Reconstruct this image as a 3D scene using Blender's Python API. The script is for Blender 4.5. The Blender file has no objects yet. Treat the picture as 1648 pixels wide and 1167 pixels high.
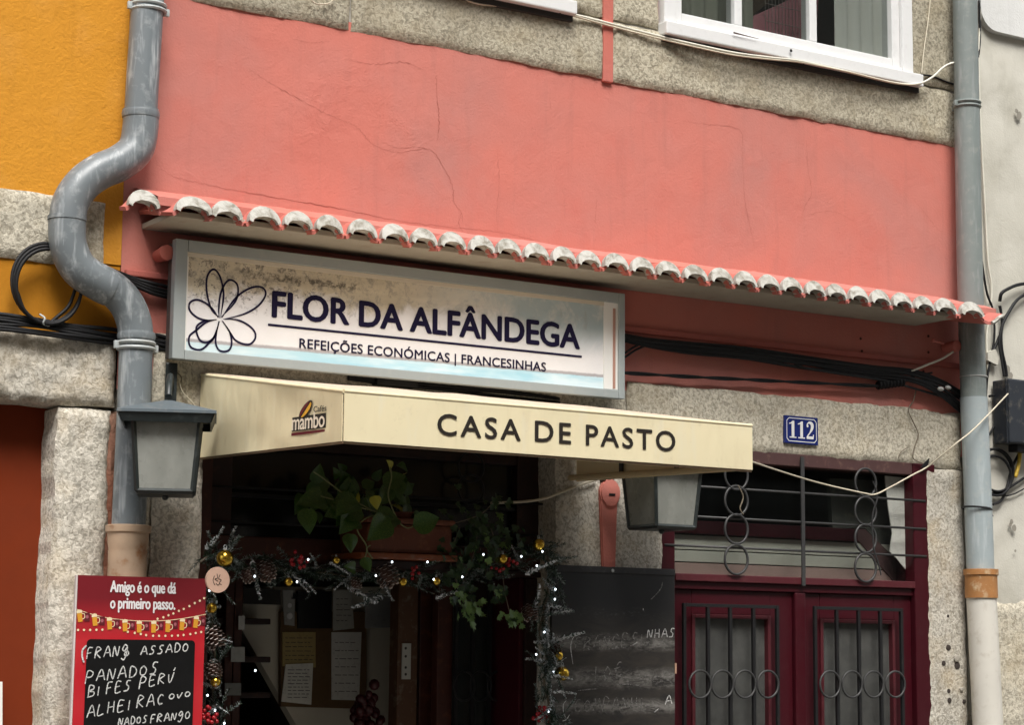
import bpy, bmesh, math, random
from mathutils import Vector, Matrix, noise
C = bpy.context.scene
COL = C.collection
R = math.radians
rnd = random.Random(7)

# ------------------------------------------------------------------ camera, sky, sun, exposure
# street side of a facade: the facade is the plane y = 0, x runs along it, z is up.
DX = Vector((0.8459152, -0.08329036, -0.52677338))
DY = Vector((-0.53323661, -0.11489541, -0.83812754))
DZ = Vector((0.0092841, 0.98987967, -0.14160524))
FOC, CX, CY = 3279.275, 824.0, 583.5
CAMP = Vector((0.0, -5.8, 1.75))
cam = bpy.data.cameras.new('camera'); cam.sensor_width = 36.0; cam.lens = FOC/1648*36
cam.clip_start = 0.05; cam.clip_end = 3000
camo = bpy.data.objects.new('camera', cam); COL.objects.link(camo)
camo.matrix_world = Matrix.Translation(CAMP) @ Matrix((DX, DY, DZ)).to_4x4()
C.camera = camo

w = bpy.data.worlds.new('World'); C.world = w; w.use_nodes = True
nt = w.node_tree; nt.nodes.clear()
wo = nt.nodes.new('ShaderNodeOutputWorld'); bg = nt.nodes.new('ShaderNodeBackground')
sky = nt.nodes.new('ShaderNodeTexSky'); sky.sky_type = 'NISHITA'; sky.sun_disc = False
SUN_EL, SUN_ROT = R(55), R(200)
sky.sun_elevation = SUN_EL; sky.sun_rotation = SUN_ROT
sky.air_density = 1.0; sky.dust_density = 4.0; sky.ozone_density = 1.0
hs = nt.nodes.new('ShaderNodeHueSaturation'); hs.inputs['Saturation'].default_value = 0.18
nt.links.new(sky.outputs[0], hs.inputs['Color']); nt.links.new(hs.outputs[0], bg.inputs[0])
bg.inputs[1].default_value = 0.12
nt.links.new(bg.outputs[0], wo.inputs[0])
sun = bpy.data.lights.new('sun', 'SUN'); sun.energy = 1.4; sun.angle = R(24); sun.color = (1, .96, .9)
so = bpy.data.objects.new('sun', sun); COL.objects.link(so)
# light comes from high over the street, a little from the left
sd = Vector((-math.sin(R(20))*math.cos(SUN_EL), -math.cos(R(20))*math.cos(SUN_EL), math.sin(SUN_EL)))
so.rotation_euler = (-sd).to_track_quat('-Z', 'Y').to_euler()
sky.sun_rotation = math.atan2(sd.x, sd.y)
C.view_settings.view_transform = 'Standard'; C.view_settings.look = 'None'
C.view_settings.exposure = 1.12; C.view_settings.gamma = 1
C.view_settings.use_curve_mapping = False

# ------------------------------------------------------------------ geometry helpers
def ray(px, py):
    c = Vector((px-CX, -(py-CY), -FOC))
    return Vector((DX.dot(c), DY.dot(c), DZ.dot(c)))
def P(px, py, y=0.0):                      # photo position -> point on the facade-parallel plane at depth y
    r = ray(px, py); t = (y-CAMP.y)/r.y
    return Vector((r.x*t, y, CAMP.z+r.z*t))
def PX(px, py, x):                         # same, on a plane of constant x
    r = ray(px, py); t = x/r.x
    return Vector((x, CAMP.y+r.y*t, CAMP.z+r.z*t))
def X(px, py, y=0.0): return P(px, py, y).x
def Z(px, py, y=0.0): return P(px, py, y).z

def new_bm(): return bmesh.new()
def link(o, parent=None):
    COL.objects.link(o)
    if parent is not None: o.parent = parent
def wloc(o):
    v = Vector((0, 0, 0))
    while o is not None: v += o.location; o = o.parent
    return v
def obj(name, bm, m, parent=None, label=None, smooth=None, kind=None, at=None):
    """bm is in world coordinates; parents are only translated. at = origin of this object in world"""
    base = wloc(parent) if parent is not None else Vector((0, 0, 0))
    off = at if at is not None else base
    me = bpy.data.meshes.new(name)
    bmesh.ops.translate(bm, verts=bm.verts, vec=-off)
    bmesh.ops.recalc_face_normals(bm, faces=bm.faces)
    bm.to_mesh(me); bm.free()
    if m is not None: me.materials.append(m)
    if smooth is not None:
        for p in me.polygons: p.use_smooth = True
        if smooth < 180:
            try: me.set_sharp_from_angle(angle=R(smooth))
            except Exception: pass
    o = bpy.data.objects.new(name, me); o.location = off-base
    link(o, parent)
    if label: o['label'] = label
    if kind: o['kind'] = kind
    return o
def inst(src, parent, mw, name=None, label=None):
    """copy sharing mesh; mw = world matrix, parent only translated"""
    o = src.copy(); COL.objects.link(o); o.parent = parent
    base = wloc(parent) if parent is not None else Vector((0, 0, 0))
    m = mw.copy(); m.translation = m.translation-base
    o.matrix_basis = m
    if label: o['label'] = label
    return o
def thing(name, label, cat, loc=(0, 0, 0), group=None):
    o = bpy.data.objects.new(name, None); COL.objects.link(o); o.location = Vector(loc)
    o.empty_display_size = .1
    o['label'] = label; o['category'] = cat
    if group: o['group'] = group
    return o
def tag(o, label, cat, group=None):
    o['label'] = label; o['category'] = cat
    if group: o['group'] = group
    return o

def box(bm, x0, x1, y0, y1, z0, z1, bev=0.0):
    m = Matrix.Translation(((x0+x1)/2, (y0+y1)/2, (z0+z1)/2)) @ Matrix.Diagonal((abs(x1-x0), abs(y1-y0), abs(z1-z0), 1))
    r = bmesh.ops.create_cube(bm, size=1, matrix=m)
    if bev > 0:
        es = {e for v in r['verts'] for e in v.link_edges}
        bmesh.ops.bevel(bm, geom=list(es), offset=bev, segments=2, affect='EDGES', profile=.6)
    return bm
def catmull(pts, n=8, closed=False):
    out = []; N = len(pts)
    rng = range(N if closed else N-1)
    for i in rng:
        if closed: p0, p1, p2, p3 = pts[(i-1) % N], pts[i], pts[(i+1) % N], pts[(i+2) % N]
        else: p0, p1, p2, p3 = pts[max(i-1, 0)], pts[i], pts[i+1], pts[min(i+2, N-1)]
        for k in range(n):
            t = k/n
            out.append(.5*((2*p1)+(p2-p0)*t+(2*p0-5*p1+4*p2-p3)*t*t+(3*p1-p0-3*p2+p3)*t*t*t))
    if not closed: out.append(pts[-1])
    return out
def tube(bm, pts, r, segs=8, closed=False, caps=True):
    n = len(pts); rings = []
    rr = r if callable(r) else (lambda t: r)
    prev = None
    for i, p in enumerate(pts):
        if closed: t = (pts[(i+1) % n]-pts[(i-1) % n])
        else: t = pts[min(i+1, n-1)]-pts[max(i-1, 0)]
        if t.length < 1e-9: t = Vector((0, 0, 1))
        t.normalize()
        if prev is None:
            a = Vector((0, 1, 0)) if abs(t.y) < .9 else Vector((1, 0, 0))
        else: a = prev
        u = (a-t*a.dot(t)).normalized(); prev = u; v = t.cross(u)
        rad = rr(i/(n-1))
        rings.append([bm.verts.new(p+(u*math.cos(2*math.pi*k/segs)+v*math.sin(2*math.pi*k/segs))*rad) for k in range(segs)])
    m = n if closed else n-1
    for i in range(m):
        a, b = rings[i], rings[(i+1) % n]
        for k in range(segs):
            bm.faces.new((a[k], a[(k+1) % segs], b[(k+1) % segs], b[k]))
    if caps and not closed:
        bm.faces.new(rings[0][::-1]); bm.faces.new(rings[-1])
    return bm
def circle_pts(c, r, n=28, rz=None, ax=(1, 0, 0), ay=(0, 0, 1)):
    ax, ay = Vector(ax), Vector(ay); rz = rz or r
    return [c+ax*(r*math.cos(2*math.pi*k/n))+ay*(rz*math.sin(2*math.pi*k/n)) for k in range(n)]
def prism(bm, pts, vec):
    """extrude planar polygon pts by vec"""
    a = [bm.verts.new(p) for p in pts]; b = [bm.verts.new(p+vec) for p in pts]
    bm.faces.new(a); bm.faces.new(b[::-1]); n = len(a)
    for i in range(n): bm.faces.new((a[i], b[i], b[(i+1) % n], a[(i+1) % n]))
    return bm
def ribbon(bm, pts, width, nrm, thick=0.0008):
    """flat stroke of given width along pts lying in a plane with normal nrm, proud by thick"""
    nrm = Vector(nrm).normalized(); n = len(pts); L = []; Rr = []
    for i, p in enumerate(pts):
        t = (pts[min(i+1, n-1)]-pts[max(i-1, 0)]).normalized(); s = t.cross(nrm)
        wd = width(i/(max(n-1, 1))) if callable(width) else width
        L.append(p+s*wd/2+nrm*thick); Rr.append(p-s*wd/2+nrm*thick)
    vl = [bm.verts.new(q) for q in L]; vr = [bm.verts.new(q) for q in Rr]
    for i in range(n-1): bm.faces.new((vl[i], vl[i+1], vr[i+1], vr[i]))
    return bm
def sphere(bm, c, r, u=12, v=8, sc=(1, 1, 1)):
    bmesh.ops.create_uvsphere(bm, u_segments=u, v_segments=v, radius=r,
        matrix=Matrix.Translation(c) @ Matrix.Diagonal((*sc, 1)))
    return bm
def lathe(bm, prof, c, segs=24, axis='z'):
    """prof: list of (r, h)"""
    rings = []
    for (r, h) in prof:
        ring = []
        for k in range(segs):
            a = 2*math.pi*k/segs
            v = Vector((r*math.cos(a), r*math.sin(a), h)) if axis == 'z' else Vector((r*math.cos(a), h, r*math.sin(a)))
            ring.append(bm.verts.new(c+v))
        rings.append(ring)
    for a, b in zip(rings, rings[1:]):
        for k in range(segs): bm.faces.new((a[k], a[(k+1) % segs], b[(k+1) % segs], b[k]))
    bm.faces.new(rings[0]); bm.faces.new(rings[-1][::-1])
    return bm

def nz(x, y, z): return noise.noise(Vector((x, y, z)))

def stone(name, parent, x0, x1, z0, z1, yf=-.014, depth=.3, m=None, cell=.016, rough=.004, rad=.018, wob=.006, label=None, seed=0):
    """hewn granite block: wobbly outline, rounded arrises, uneven face"""
    nx = max(2, int((x1-x0)/cell)); nzc = max(2, int((z1-z0)/cell))
    bm = new_bm(); g = []
    for j in range(nzc+1):
        row = []
        for i in range(nx+1):
            u, v = i/nx, j/nzc
            x = x0+(x1-x0)*u; z = z0+(z1-z0)*v
            ex = min(x-x0, x1-x); ez = min(z-z0, z1-z)
            e = min(ex, ez)
            k = max(0, 1-e/rad); yy = yf+rad*.55*k*k
            yy += rough*nz(x*22, z*22, seed)+rough*.8*nz(x*70, z*70, seed+4)+.006*nz(x*4, z*4, seed+9)
            wx = wob*nz(z*14, seed, x0*3)*(1-min(1, min(ex, .05)/.05)); wz = wob*nz(x*14, seed+3, z0*3)*(1-min(1, min(ez, .05)/.05))
            row.append(bm.verts.new((x+wx, yy, z+wz)))
        g.append(row)
    for j in range(nzc):
        for i in range(nx): bm.faces.new((g[j][i], g[j][i+1], g[j+1][i+1], g[j+1][i]))
    # back ring
    per = [g[0][i] for i in range(nx+1)]+[g[j][nx] for j in range(1, nzc+1)]+[g[nzc][i] for i in range(nx-1, -1, -1)]+[g[j][0] for j in range(nzc-1, 0, -1)]
    bk = [bm.verts.new((p.co.x, yf+depth, p.co.z)) for p in per]
    n = len(per)
    for i in range(n): bm.faces.new((per[i], bk[i], bk[(i+1) % n], per[(i+1) % n]))
    bm.faces.new(bk)
    return obj(name, bm, m, parent, smooth=50, label=label)

# ------------------------------------------------------------------ text
CAPH = {}
def text_mesh(body, off=0.0, sp=1.0):
    cu = bpy.data.curves.new('t', 'FONT'); cu.body = body; cu.offset = off; cu.space_character = sp; cu.resolution_u = 4
    o = bpy.data.objects.new('t', cu); COL.objects.link(o)
    dg = bpy.context.evaluated_depsgraph_get(); me = bpy.data.meshes.new_from_object(o.evaluated_get(dg))
    bpy.data.objects.remove(o); bpy.data.curves.remove(cu)
    return me
def text_on(name, body, bl, br, tl, nrm, m, parent, off=0.0, sp=1.0, ref='H', proud=.0015, label=None, bold=0.0):
    """lay text on a plane: bl, br = ends of the baseline, tl = above bl at cap height (bl at left end of ink)"""
    me = text_mesh(body, off, sp)
    hm = text_mesh(ref, off, 1); ch = max(v.co.y for v in hm.vertices)-off; bpy.data.meshes.remove(hm)
    x0 = min(v.co.x for v in me.vertices); x1 = max(v.co.x for v in me.vertices)
    U = br-bl; V = tl-bl; nrm = Vector(nrm).normalized()
    bm = new_bm(); un = U.normalized(); vn = V.normalized()
    for i, (sx, sy) in enumerate([(0, 0)] if not bold else [(0, 0), (1, 0), (-1, 0), (0, .7), (0, -.7)]):
        b2 = new_bm(); b2.from_mesh(me)
        for v in b2.verts:
            v.co = bl+U*((v.co.x-x0)/(x1-x0))+V*(v.co.y/ch)+nrm*(proud+.00012*i)+un*sx*bold+vn*sy*bold
        m2 = bpy.data.meshes.new('x'); b2.to_mesh(m2); b2.free(); bm.from_mesh(m2); bpy.data.meshes.remove(m2)
    bpy.data.meshes.remove(me)
    return obj(name, bm, m, parent, label=label)

# ------------------------------------------------------------------ materials
def mat(name, col=(.5, .5, .5), rough=.6, metal=0.0, spec=.5):
    m = bpy.data.materials.new(name); m.use_nodes = True
    b = m.node_tree.nodes['Principled BSDF']
    b.inputs['Base Color'].default_value = (*col, 1); b.inputs['Roughness'].default_value = rough
    b.inputs['Metallic'].default_value = metal; b.inputs['Specular IOR Level'].default_value = spec
    return m
class G:
    def __init__(s, m): s.t = m.node_tree; s.b = s.t.nodes['Principled BSDF']; s.co = None
    def n(s, ty, **k):
        x = s.t.nodes.new(ty)
        for a, v in k.items():
            if a in x.inputs.keys(): x.inputs[a].default_value = v
            else: setattr(x, a, v)
        return x
    def l(s, a, b): s.t.links.new(a, b)
    def obj(s):
        if s.co is None: s.co = s.n('ShaderNodeTexCoord').outputs['Object']
        return s.co
    def noise(s, scale, detail=4, rough=.55, dist=0.0, vec=None, sc=None, w=None):
        x = s.n('ShaderNodeTexNoise'); x.inputs['Scale'].default_value = scale; x.inputs['Detail'].default_value = detail
        x.inputs['Roughness'].default_value = rough; x.inputs['Distortion'].default_value = dist
        v = vec or s.obj()
        if sc:
            mp = s.n('ShaderNodeMapping'); mp.inputs['Scale'].default_value = sc; s.l(v, mp.inputs['Vector']); v = mp.outputs[0]
        s.l(v, x.inputs['Vector']); return x.outputs['Fac']
    def ramp(s, fac, stops):
        x = s.n('ShaderNodeValToRGB'); e = x.color_ramp.elements
        while len(e) < len(stops): e.new(.5)
        for i, (p, c) in enumerate(stops):
            e[i].position = p; e[i].color = (*c, 1) if len(c) == 3 else c
        s.l(fac, x.inputs[0]); return x.outputs[0]
    def mr(s, v, a, b, c=0.0, d=1.0):
        x = s.n('ShaderNodeMapRange'); x.inputs[1].default_value = a; x.inputs[2].default_value = b
        x.inputs[3].default_value = c; x.inputs[4].default_value = d; s.l(v, x.inputs[0]); return x.outputs[0]
    def mix(s, fac, a, b, mode='MIX'):
        x = s.n('ShaderNodeMix'); x.data_type = 'RGBA'; x.blend_type = mode
        for i, v in ((0, fac), (6, a), (7, b)):
            if hasattr(v, 'is_linked') or hasattr(v, 'links'): s.l(v, x.inputs[i])
            elif isinstance(v, (int, float)): x.inputs[i].default_value = v
            else: x.inputs[i].default_value = (*v, 1)
        return x.outputs[2]
    def math(s, op, a, b=0.0):
        x = s.n('ShaderNodeMath'); x.operation = op
        for i, v in ((0, a), (1, b)):
            if isinstance(v, (int, float)): x.inputs[i].default_value = v
            else: s.l(v, x.inputs[i])
        return x.outputs[0]
    def bump(s, h, strength=.5, dist=.002, prev=None):
        x = s.n('ShaderNodeBump'); x.inputs['Strength'].default_value = strength; x.inputs['Distance'].default_value = dist
        s.l(h, x.inputs['Height'])
        if prev is not None: s.l(prev, x.inputs['Normal'])
        return x.outputs[0]
    def col(s, c): s.l(c, s.b.inputs['Base Color'])
    def nrm(s, n): s.l(n, s.b.inputs['Normal'])
    def rough(s, r): s.l(r, s.b.inputs['Roughness'])

def M_granite(name, a=(.16, .145, .11), b=(.36, .33, .26), c=(.62, .58, .49), warm=(.50, .40, .24), dirt=.35):
    m = mat(name, b, .85, spec=.25); g = G(m)
    n1 = g.noise(84, 3, .55, .7); n2 = g.noise(190, 3, .6, .4); n3 = g.noise(5, 4, .6); n4 = g.noise(2.2, 3)
    base = g.ramp(n1, [(.34, a), (.47, b), (.56, c), (.7, tuple(x*1.06 for x in c))])
    base = g.mix(g.mr(n2, .3, .7, .0, .5), base, b)
    base = g.mix(g.mr(n3, .5, .75, 0, .5), base, warm, 'MULTIPLY' if False else 'MIX')
    base = g.mix(g.mr(n4, .45, .7, 0, dirt), base, tuple(x*.55 for x in b))
    st = g.noise(16, 4, .65, .4, sc=(1, 1, .35)); base = g.mix(g.mr(st, .55, .72, 0, .4), base, tuple(x*.5 for x in warm))
    oi = g.n('ShaderNodeObjectInfo'); tone = g.mr(oi.outputs['Random'], 0, 1, .86, 1.10)
    mx = g.n('ShaderNodeVectorMath'); mx.operation = 'SCALE'; g.l(base, mx.inputs[0]); g.l(tone, mx.inputs['Scale']); base = mx.outputs[0]
    g.col(base)
    nb = g.bump(n1, .9, .004); g.nrm(g.bump(n2, .5, .002, nb))
    return m
GR_TOP = M_granite('granite_band', (.20, .18, .135), (.35, .315, .235), (.51, .465, .36), (.36, .29, .17), .35)
GR_MID = M_granite('granite_lintel', (.27, .245, .19), (.46, .42, .335), (.66, .61, .495), (.46, .37, .23), .25)
GR_GREY = M_granite('granite_grey', (.28, .26, .215), (.48, .445, .375), (.69, .645, .56), (.56, .43, .25), .25)
GR_STEP = M_granite('granite_paving', (.07, .065, .06), (.15, .145, .13), (.25, .24, .21), (.18, .16, .12), .4)

def M_plaster(name, col, col2, col3, lump=(.004, 9), fine=(.0016, 130), patch=None):
    m = mat(name, col, .88, spec=.2); g = G(m)
    big = g.noise(1.1, 4, .6, .4); mid = g.noise(4.5, 4, .6, .3); spk = g.noise(45, 4, .7)
    c = g.mix(g.mr(big, .42, .62), col, col2)
    c = g.mix(g.mr(mid, .52, .74, 0, .55), c, col3)
    c = g.mix(g.mr(spk, .62, .8, 0, .25), c, tuple(x*.6 for x in col))
    stk = g.noise(20, 4, .6, .3, sc=(1, 1, .09)); c = g.mix(g.mr(stk, .54, .75, 0, .28), c, tuple(x*.72 for x in col2))
    pale = g.noise(9, 5, .75, .8); c = g.mix(g.mr(pale, .60, .72, 0, .16), c, tuple(min(1, x*1.15+.06) for x in col))
    g.col(c)
    h1 = g.noise(lump[1], 4, .55, .6); h2 = g.noise(fine[1], 4, .6)
    nb = g.bump(h1, .8, lump[0]); nb = g.bump(h2, .7, fine[0], nb)
    if patch:       # rough, flaking repair patches: centre, radius
        for (c0, r0) in patch:
            vm = g.n('ShaderNodeVectorMath'); vm.operation = 'DISTANCE'; g.l(g.obj(), vm.inputs[0]); vm.inputs[1].default_value = (c0[0]-X(195, 420), c0[1], c0[2])
            wob = g.math('ADD', vm.outputs['Value'], g.math('MULTIPLY', g.noise(6, 3), r0*.9))
            mask = g.mr(wob, r0*.75, r0*1.35, 1, 0)
            fl = g.noise(13, 6, .7, .5)
            nb = g.bump(g.math('MULTIPLY', mask, fl), .6, .007, nb)
    g.nrm(nb)
    return m
PINK = M_plaster('pink_plaster', (.555, .180, .140), (.47, .190, .160), (.52, .150, .118),
                 patch=[(tuple(P(590, 150)), .24), (tuple(P(500, 180)), .20), (tuple(P(660, 230)), .14)])
PINK_D = M_plaster('pink_plaster_old', (.44, .125, .10), (.38, .125, .105), (.36, .10, .08))
PINK_S = M_plaster('pink_paint', (.52, .155, .12), (.46, .155, .13), (.42, .13, .10))
YEL = M_plaster('yellow_plaster', (.60, .265, .026), (.56, .24, .026), (.64, .31, .06), lump=(.003, 26), fine=(.0034, 95))
ORA = M_plaster('ochre_plaster', (.48, .20, .014), (.44, .18, .014), (.50, .22, .02), lump=(.003, 7), fine=(.0012, 90))
WHITEW = M_plaster('white_plaster', (.62, .60, .53), (.50, .48, .41), (.36, .34, .28), lump=(.005, 8))
WHITEC = M_plaster('clean_white_plaster', (.66, .66, .64), (.62, .62, .60), (.6, .6, .57))
CRACK = mat('crack', (.31, .095, .075), .95, spec=.1)
def M_paint(name, col, rough=.45, var=.25, dirt=(.3, .27, .2), bump=.0006, sc=30, streak=None, metal=0.0):
    m = mat(name, col, rough, metal); g = G(m)
    n1 = g.noise(6, 4, .6); n2 = g.noise(sc, 4, .65)
    c = g.mix(g.mr(n1, .4, .65, 0, var), col, tuple(x*.72 for x in col))
    c = g.mix(g.mr(n2, .54, .70, 0, min(1, var*1.3)), c, dirt)
    if streak:
        n3 = g.noise(38, 3, .6, 0.3, sc=(1, 1, .12)); c = g.mix(g.mr(n3, .55, .72, 0, .7), c, streak)
    g.col(c); g.nrm(g.bump(n2, .5, bump)); g.rough(g.mr(n1, .3, .7, rough*.85, min(1, rough*1.25)))
    return m
PIPE_L = M_paint('grey_pipe_paint', (.165, .188, .20), .38, .3, (.42, .44, .44), streak=(.50, .53, .54))
PIPE_R = M_paint('dark_grey_pipe_paint', (.20, .23, .22), .5, .35, (.30, .31, .28), streak=(.32, .34, .33))
PIPE_R2 = M_paint('pale_grey_pipe_paint', (.34, .39, .40), .5, .3, (.45, .46, .42), streak=(.50, .54, .55))
CERAM = M_paint('stained_clay_pipe', (.52, .37, .25), .6, .9, (.30, .12, .035), sc=12)
RUSTC = M_paint('rust_stained_collar', (.42, .19, .06), .6, .9, (.55, .42, .26), sc=16)
PIPEW = M_paint('off_white_pipe', (.66, .63, .56), .5, .25, (.34, .28, .20), sc=18)
CLAMPM = M_paint('grey_clamp', (.42, .45, .45), .45, .3)
WHITE = M_paint('white_window_paint', (.70, .70, .69), .4, .10, (.36, .34, .32), sc=40)
BURG = M_paint('burgundy_door_paint', (.045, .0035, .0075), .42, .3, (.055, .012, .016))
BURG.node_tree.nodes['Principled BSDF'].inputs['Specular IOR Level'].default_value = .3
BURG_L = M_paint('burgundy_edge_paint', (.075, .009, .014), .45, .3, (.11, .035, .035))
REDDOOR = M_paint('russet_door_paint', (.17, .024, .004), .65, .25, (.13, .02, .005), sc=8)
REDDOOR.node_tree.nodes['Principled BSDF'].inputs['Specular IOR Level'].default_value = .2
BROWNW = M_paint('dark_brown_wood', (.020, .006, .004), .5, .4, (.07, .02, .01))
BROWNR = M_paint('red_brown_wood', (.055, .013, .007), .45, .4, (.16, .05, .02))
IRON = M_paint('black_iron', (.014, .014, .015), .45, .2, (.05, .04, .035), metal=.3)
IRON2 = M_paint('grey_black_iron', (.035, .035, .035), .5, .2, (.09, .08, .07))
LANT = M_paint('lantern_grey_metal', (.10, .125, .14), .45, .3, (.28, .25, .22))
LANTK = M_paint('lantern_black_metal', (.018, .024, .024), .4, .3, (.08, .09, .09))
LGLASS = mat('frosted_lantern_glass', (.24, .245, .225), .22); _g = LGLASS

_x = None
ALU = M_paint('aluminium_frame', (.36, .395, .39), .45, .2, (.46, .47, .43), metal=.15)
BLK = mat('black_cable_rubber', (.007, .007, .008), .55, spec=.3)
BLK2 = mat('dark_grey_cable_rubber', (.014, .014, .015), .6, spec=.3)
CREAMC = mat('cream_cable', (.58, .52, .40), .5)
WHITEC2 = mat('dirty_white_cable', (.70, .68, .58), .45)
BROWNC = mat('brown_thin_wire', (.16, .13, .09), .7)
SOFFIT = M_paint('soffit_board', (.37, .335, .27), .75, .35, (.28, .22, .17), sc=14)
FILM = (.58, .49, .30)
def M_fabric():
    m = mat('cream_awning_vinyl', (.72, .62, .40), .55); g = G(m)
    n1 = g.noise(3.2, 4, .6); n2 = g.noise(34, 4, .7); n3 = g.noise(26, 3, .5, 0, sc=(1, 1, .2))
    c = g.mix(g.mr(n1, .4, .66, 0, .5), (.94, .85, .57), (.89, .79, .52))
    c = g.mix(g.mr(n2, .60, .8, 0, .28), c, (.50, .42, .26)); c = g.mix(g.mr(g.noise(24, 4, .6, .2, sc=(1, 1, .15)), .58, .75, 0, .22), c, (.66, .54, .33)); c = g.mix(g.mr(n3, .57, .72, 0, .3), c, (.90, .87, .70))
    g.col(c); g.nrm(g.bump(g.noise(7, 3, .5, .3, sc=(1.2, 1.2, .25)), .8, .010, g.bump(g.noise(3, 3), .6, .01)))
    tr = g.n('ShaderNodeBsdfTranslucent'); tr.inputs[0].default_value = (.62, .38, .13, 1)
    ms = g.n('ShaderNodeMixShader'); ms.inputs[0].default_value = .22
    out = m.node_tree.nodes['Material Output']
    g.l(g.b.outputs[0], ms.inputs[1]); g.l(tr.outputs[0], ms.inputs[2]); g.l(ms.outputs[0], out.inputs[0])
    return m
FABRIC = M_fabric()
NAVY = mat('navy_print', (.008, .005, .032), .5, spec=.25)
DARKP = mat('dark_brown_print', (.022, .017, .013), .6, spec=.25)
def M_glass(name, tint=(.02, .022, .022), mixf=.5, rough=.04):
    m = mat(name, tint, rough); g = G(m)
    tr = g.n('ShaderNodeBsdfTransparent'); tr.inputs[0].default_value = (.82, .84, .83, 1)
    ms = g.n('ShaderNodeMixShader'); ms.inputs[0].default_value = mixf
    out = m.node_tree.nodes['Material Output']
    g.l(tr.outputs[0], ms.inputs[1]); g.l(g.b.outputs[0], ms.inputs[2]); g.l(ms.outputs[0], out.inputs[0])
    return m
GLASS = M_glass('window_glass', mixf=.18)
GLASSD = M_glass('dusty_door_glass', (.09, .09, .085), .85, .12)
g = G(GLASSD); g.col(g.mix(g.mr(g.noise(14, 4, .6), .40, .64), (.075, .076, .072), (.10, .10, .094))); g.nrm(g.bump(g.noise(60, 2), .15, .0005))
PLEXI = M_glass('sign_cover', (.5, .5, .5), .05, .08)

g = G(LGLASS); g.col(g.mix(g.mr(g.noise(11, 5, .65, .4, sc=(1, 1, .6)), .35, .68), (.27, .275, .25), (.19, .195, .175))); g.rough(g.mr(g.noise(20, 3), .3, .7, .15, .45))
def rgb(r, g_, b_):
    f = lambda v: ((v/255+.055)/1.055)**2.4 if v > 10 else v/255/12.92
    return (f(r), f(g_), f(b_))

# ------------------------------------------------------------------ ground
ZT = 6.6
bm = new_bm(); box(bm, -60, 80, -120, 60, -.6, -.18)
o = obj('street', bm, M_paint('street_cobble_grey', (.12, .115, .105), .8, .3, (.12, .11, .1)), kind='structure'); o['label'] = 'grey street surface in front of the houses'
bm = new_bm(); box(bm, -6, 16, -1.9, .02, -.3, 0, .02)
o = obj('pavement', bm, GR_STEP, kind='structure'); o['label'] = 'granite pavement along the foot of the facades'

# ------------------------------------------------------------------ PINK BUILDING
XP0 = X(195, 420); XP1 = X(1540, 350)+.05          # ends of pink plaster
zBand0 = Z(750, 85)                                  # underside of the upper granite band
zLint1 = Z(1275, 639)                                # top of the lintel course
zLint0 = Z(1350, 741)                                # underside of the lintel course
xSh0, xSh1 = X(322, 850), X(892, 850)                # shop opening
xDo0, xDo1 = X(1066, 850), X(1486, 850)              # house door opening
pb = thing('pink_house', 'pink plastered house with granite band, shop opening and burgundy double door', 'building', (XP0, 0, 0))

def sheet_wall(name, parent, x0, x1, z0, z1, m, holes=(), cell=.03, amp=.004, y=0.0, th=.28, seed=0, label=None, corner=0):
    nx = int((x1-x0)/cell); nzc = int((z1-z0)/cell); bm = new_bm(); g = {}
    def V(i, j):
        if (i, j) not in g:
            x = x0+(x1-x0)*i/nx; z = z0+(z1-z0)*j/nzc
            yc_ = corner*max(0, 1-(x-x0)/.06)**2
            g[i, j] = bm.verts.new((x, yc_+y+amp*nz(x*1.7, z*1.7, seed)+amp*.5*nz(x*6, z*6, seed), z))
        return g[i, j]
    for j in range(nzc):
        for i in range(nx):
            cx_ = x0+(x1-x0)*(i+.5)/nx; cz_ = z0+(z1-z0)*(j+.5)/nzc
            if any(a < cx_ < b and c < cz_ < d for a, b, c, d in holes): continue
            bm.faces.new((V(i, j), V(i+1, j), V(i+1, j+1), V(i, j+1)))
    return obj(name, bm, m, parent, smooth=180, label=label)

# window openings on the upper floor
w2x0, w2x1 = X(1062, 20), X(1462, 100)
wsz = Z(1270, 73, -.055)                                    # top of the sill board
w1x1 = X(905, 0); w1x0 = w1x1-(w2x1-w2x0)
wzt = wsz+1.55
sheet_wall('plaster_wall', pb, XP0, XP1, zLint0+.05, zBand0+.03, PINK, seed=3)
# solid core of the wall (closed boxes behind the skin, openings left free)
bm = new_bm()
box(bm, XP0, XP1, .012, .32, zLint1, wsz-.02)
box(bm, XP0, w1x0, .012, .32, wsz, ZT); box(bm, w1x1, w2x0, .012, .32, wsz, ZT); box(bm, w2x1, XP1, .012, .32, wsz, ZT)
box(bm, w1x0, w1x1, .012, .32, wzt, ZT); box(bm, w2x0, w2x1, .012, .32, wzt, ZT)
obj('wall_core', bm, PINK_D, pb)
# granite blocks: upper band
xb = X(968, 120); xb2 = X(984, 130); xr = X(1543, 230)
bandT = Z(1000, 38)
stone('stone', pb, XP0+.04, X(560, 45), zBand0, bandT, m=GR_TOP, seed=1)
stone('stone', pb, X(560, 45)+.009, xb, zBand0, bandT, m=GR_TOP, seed=2)
stone('stone', pb, xb2, xr, zBand0-.004, bandT, m=GR_TOP, seed=3)
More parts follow.
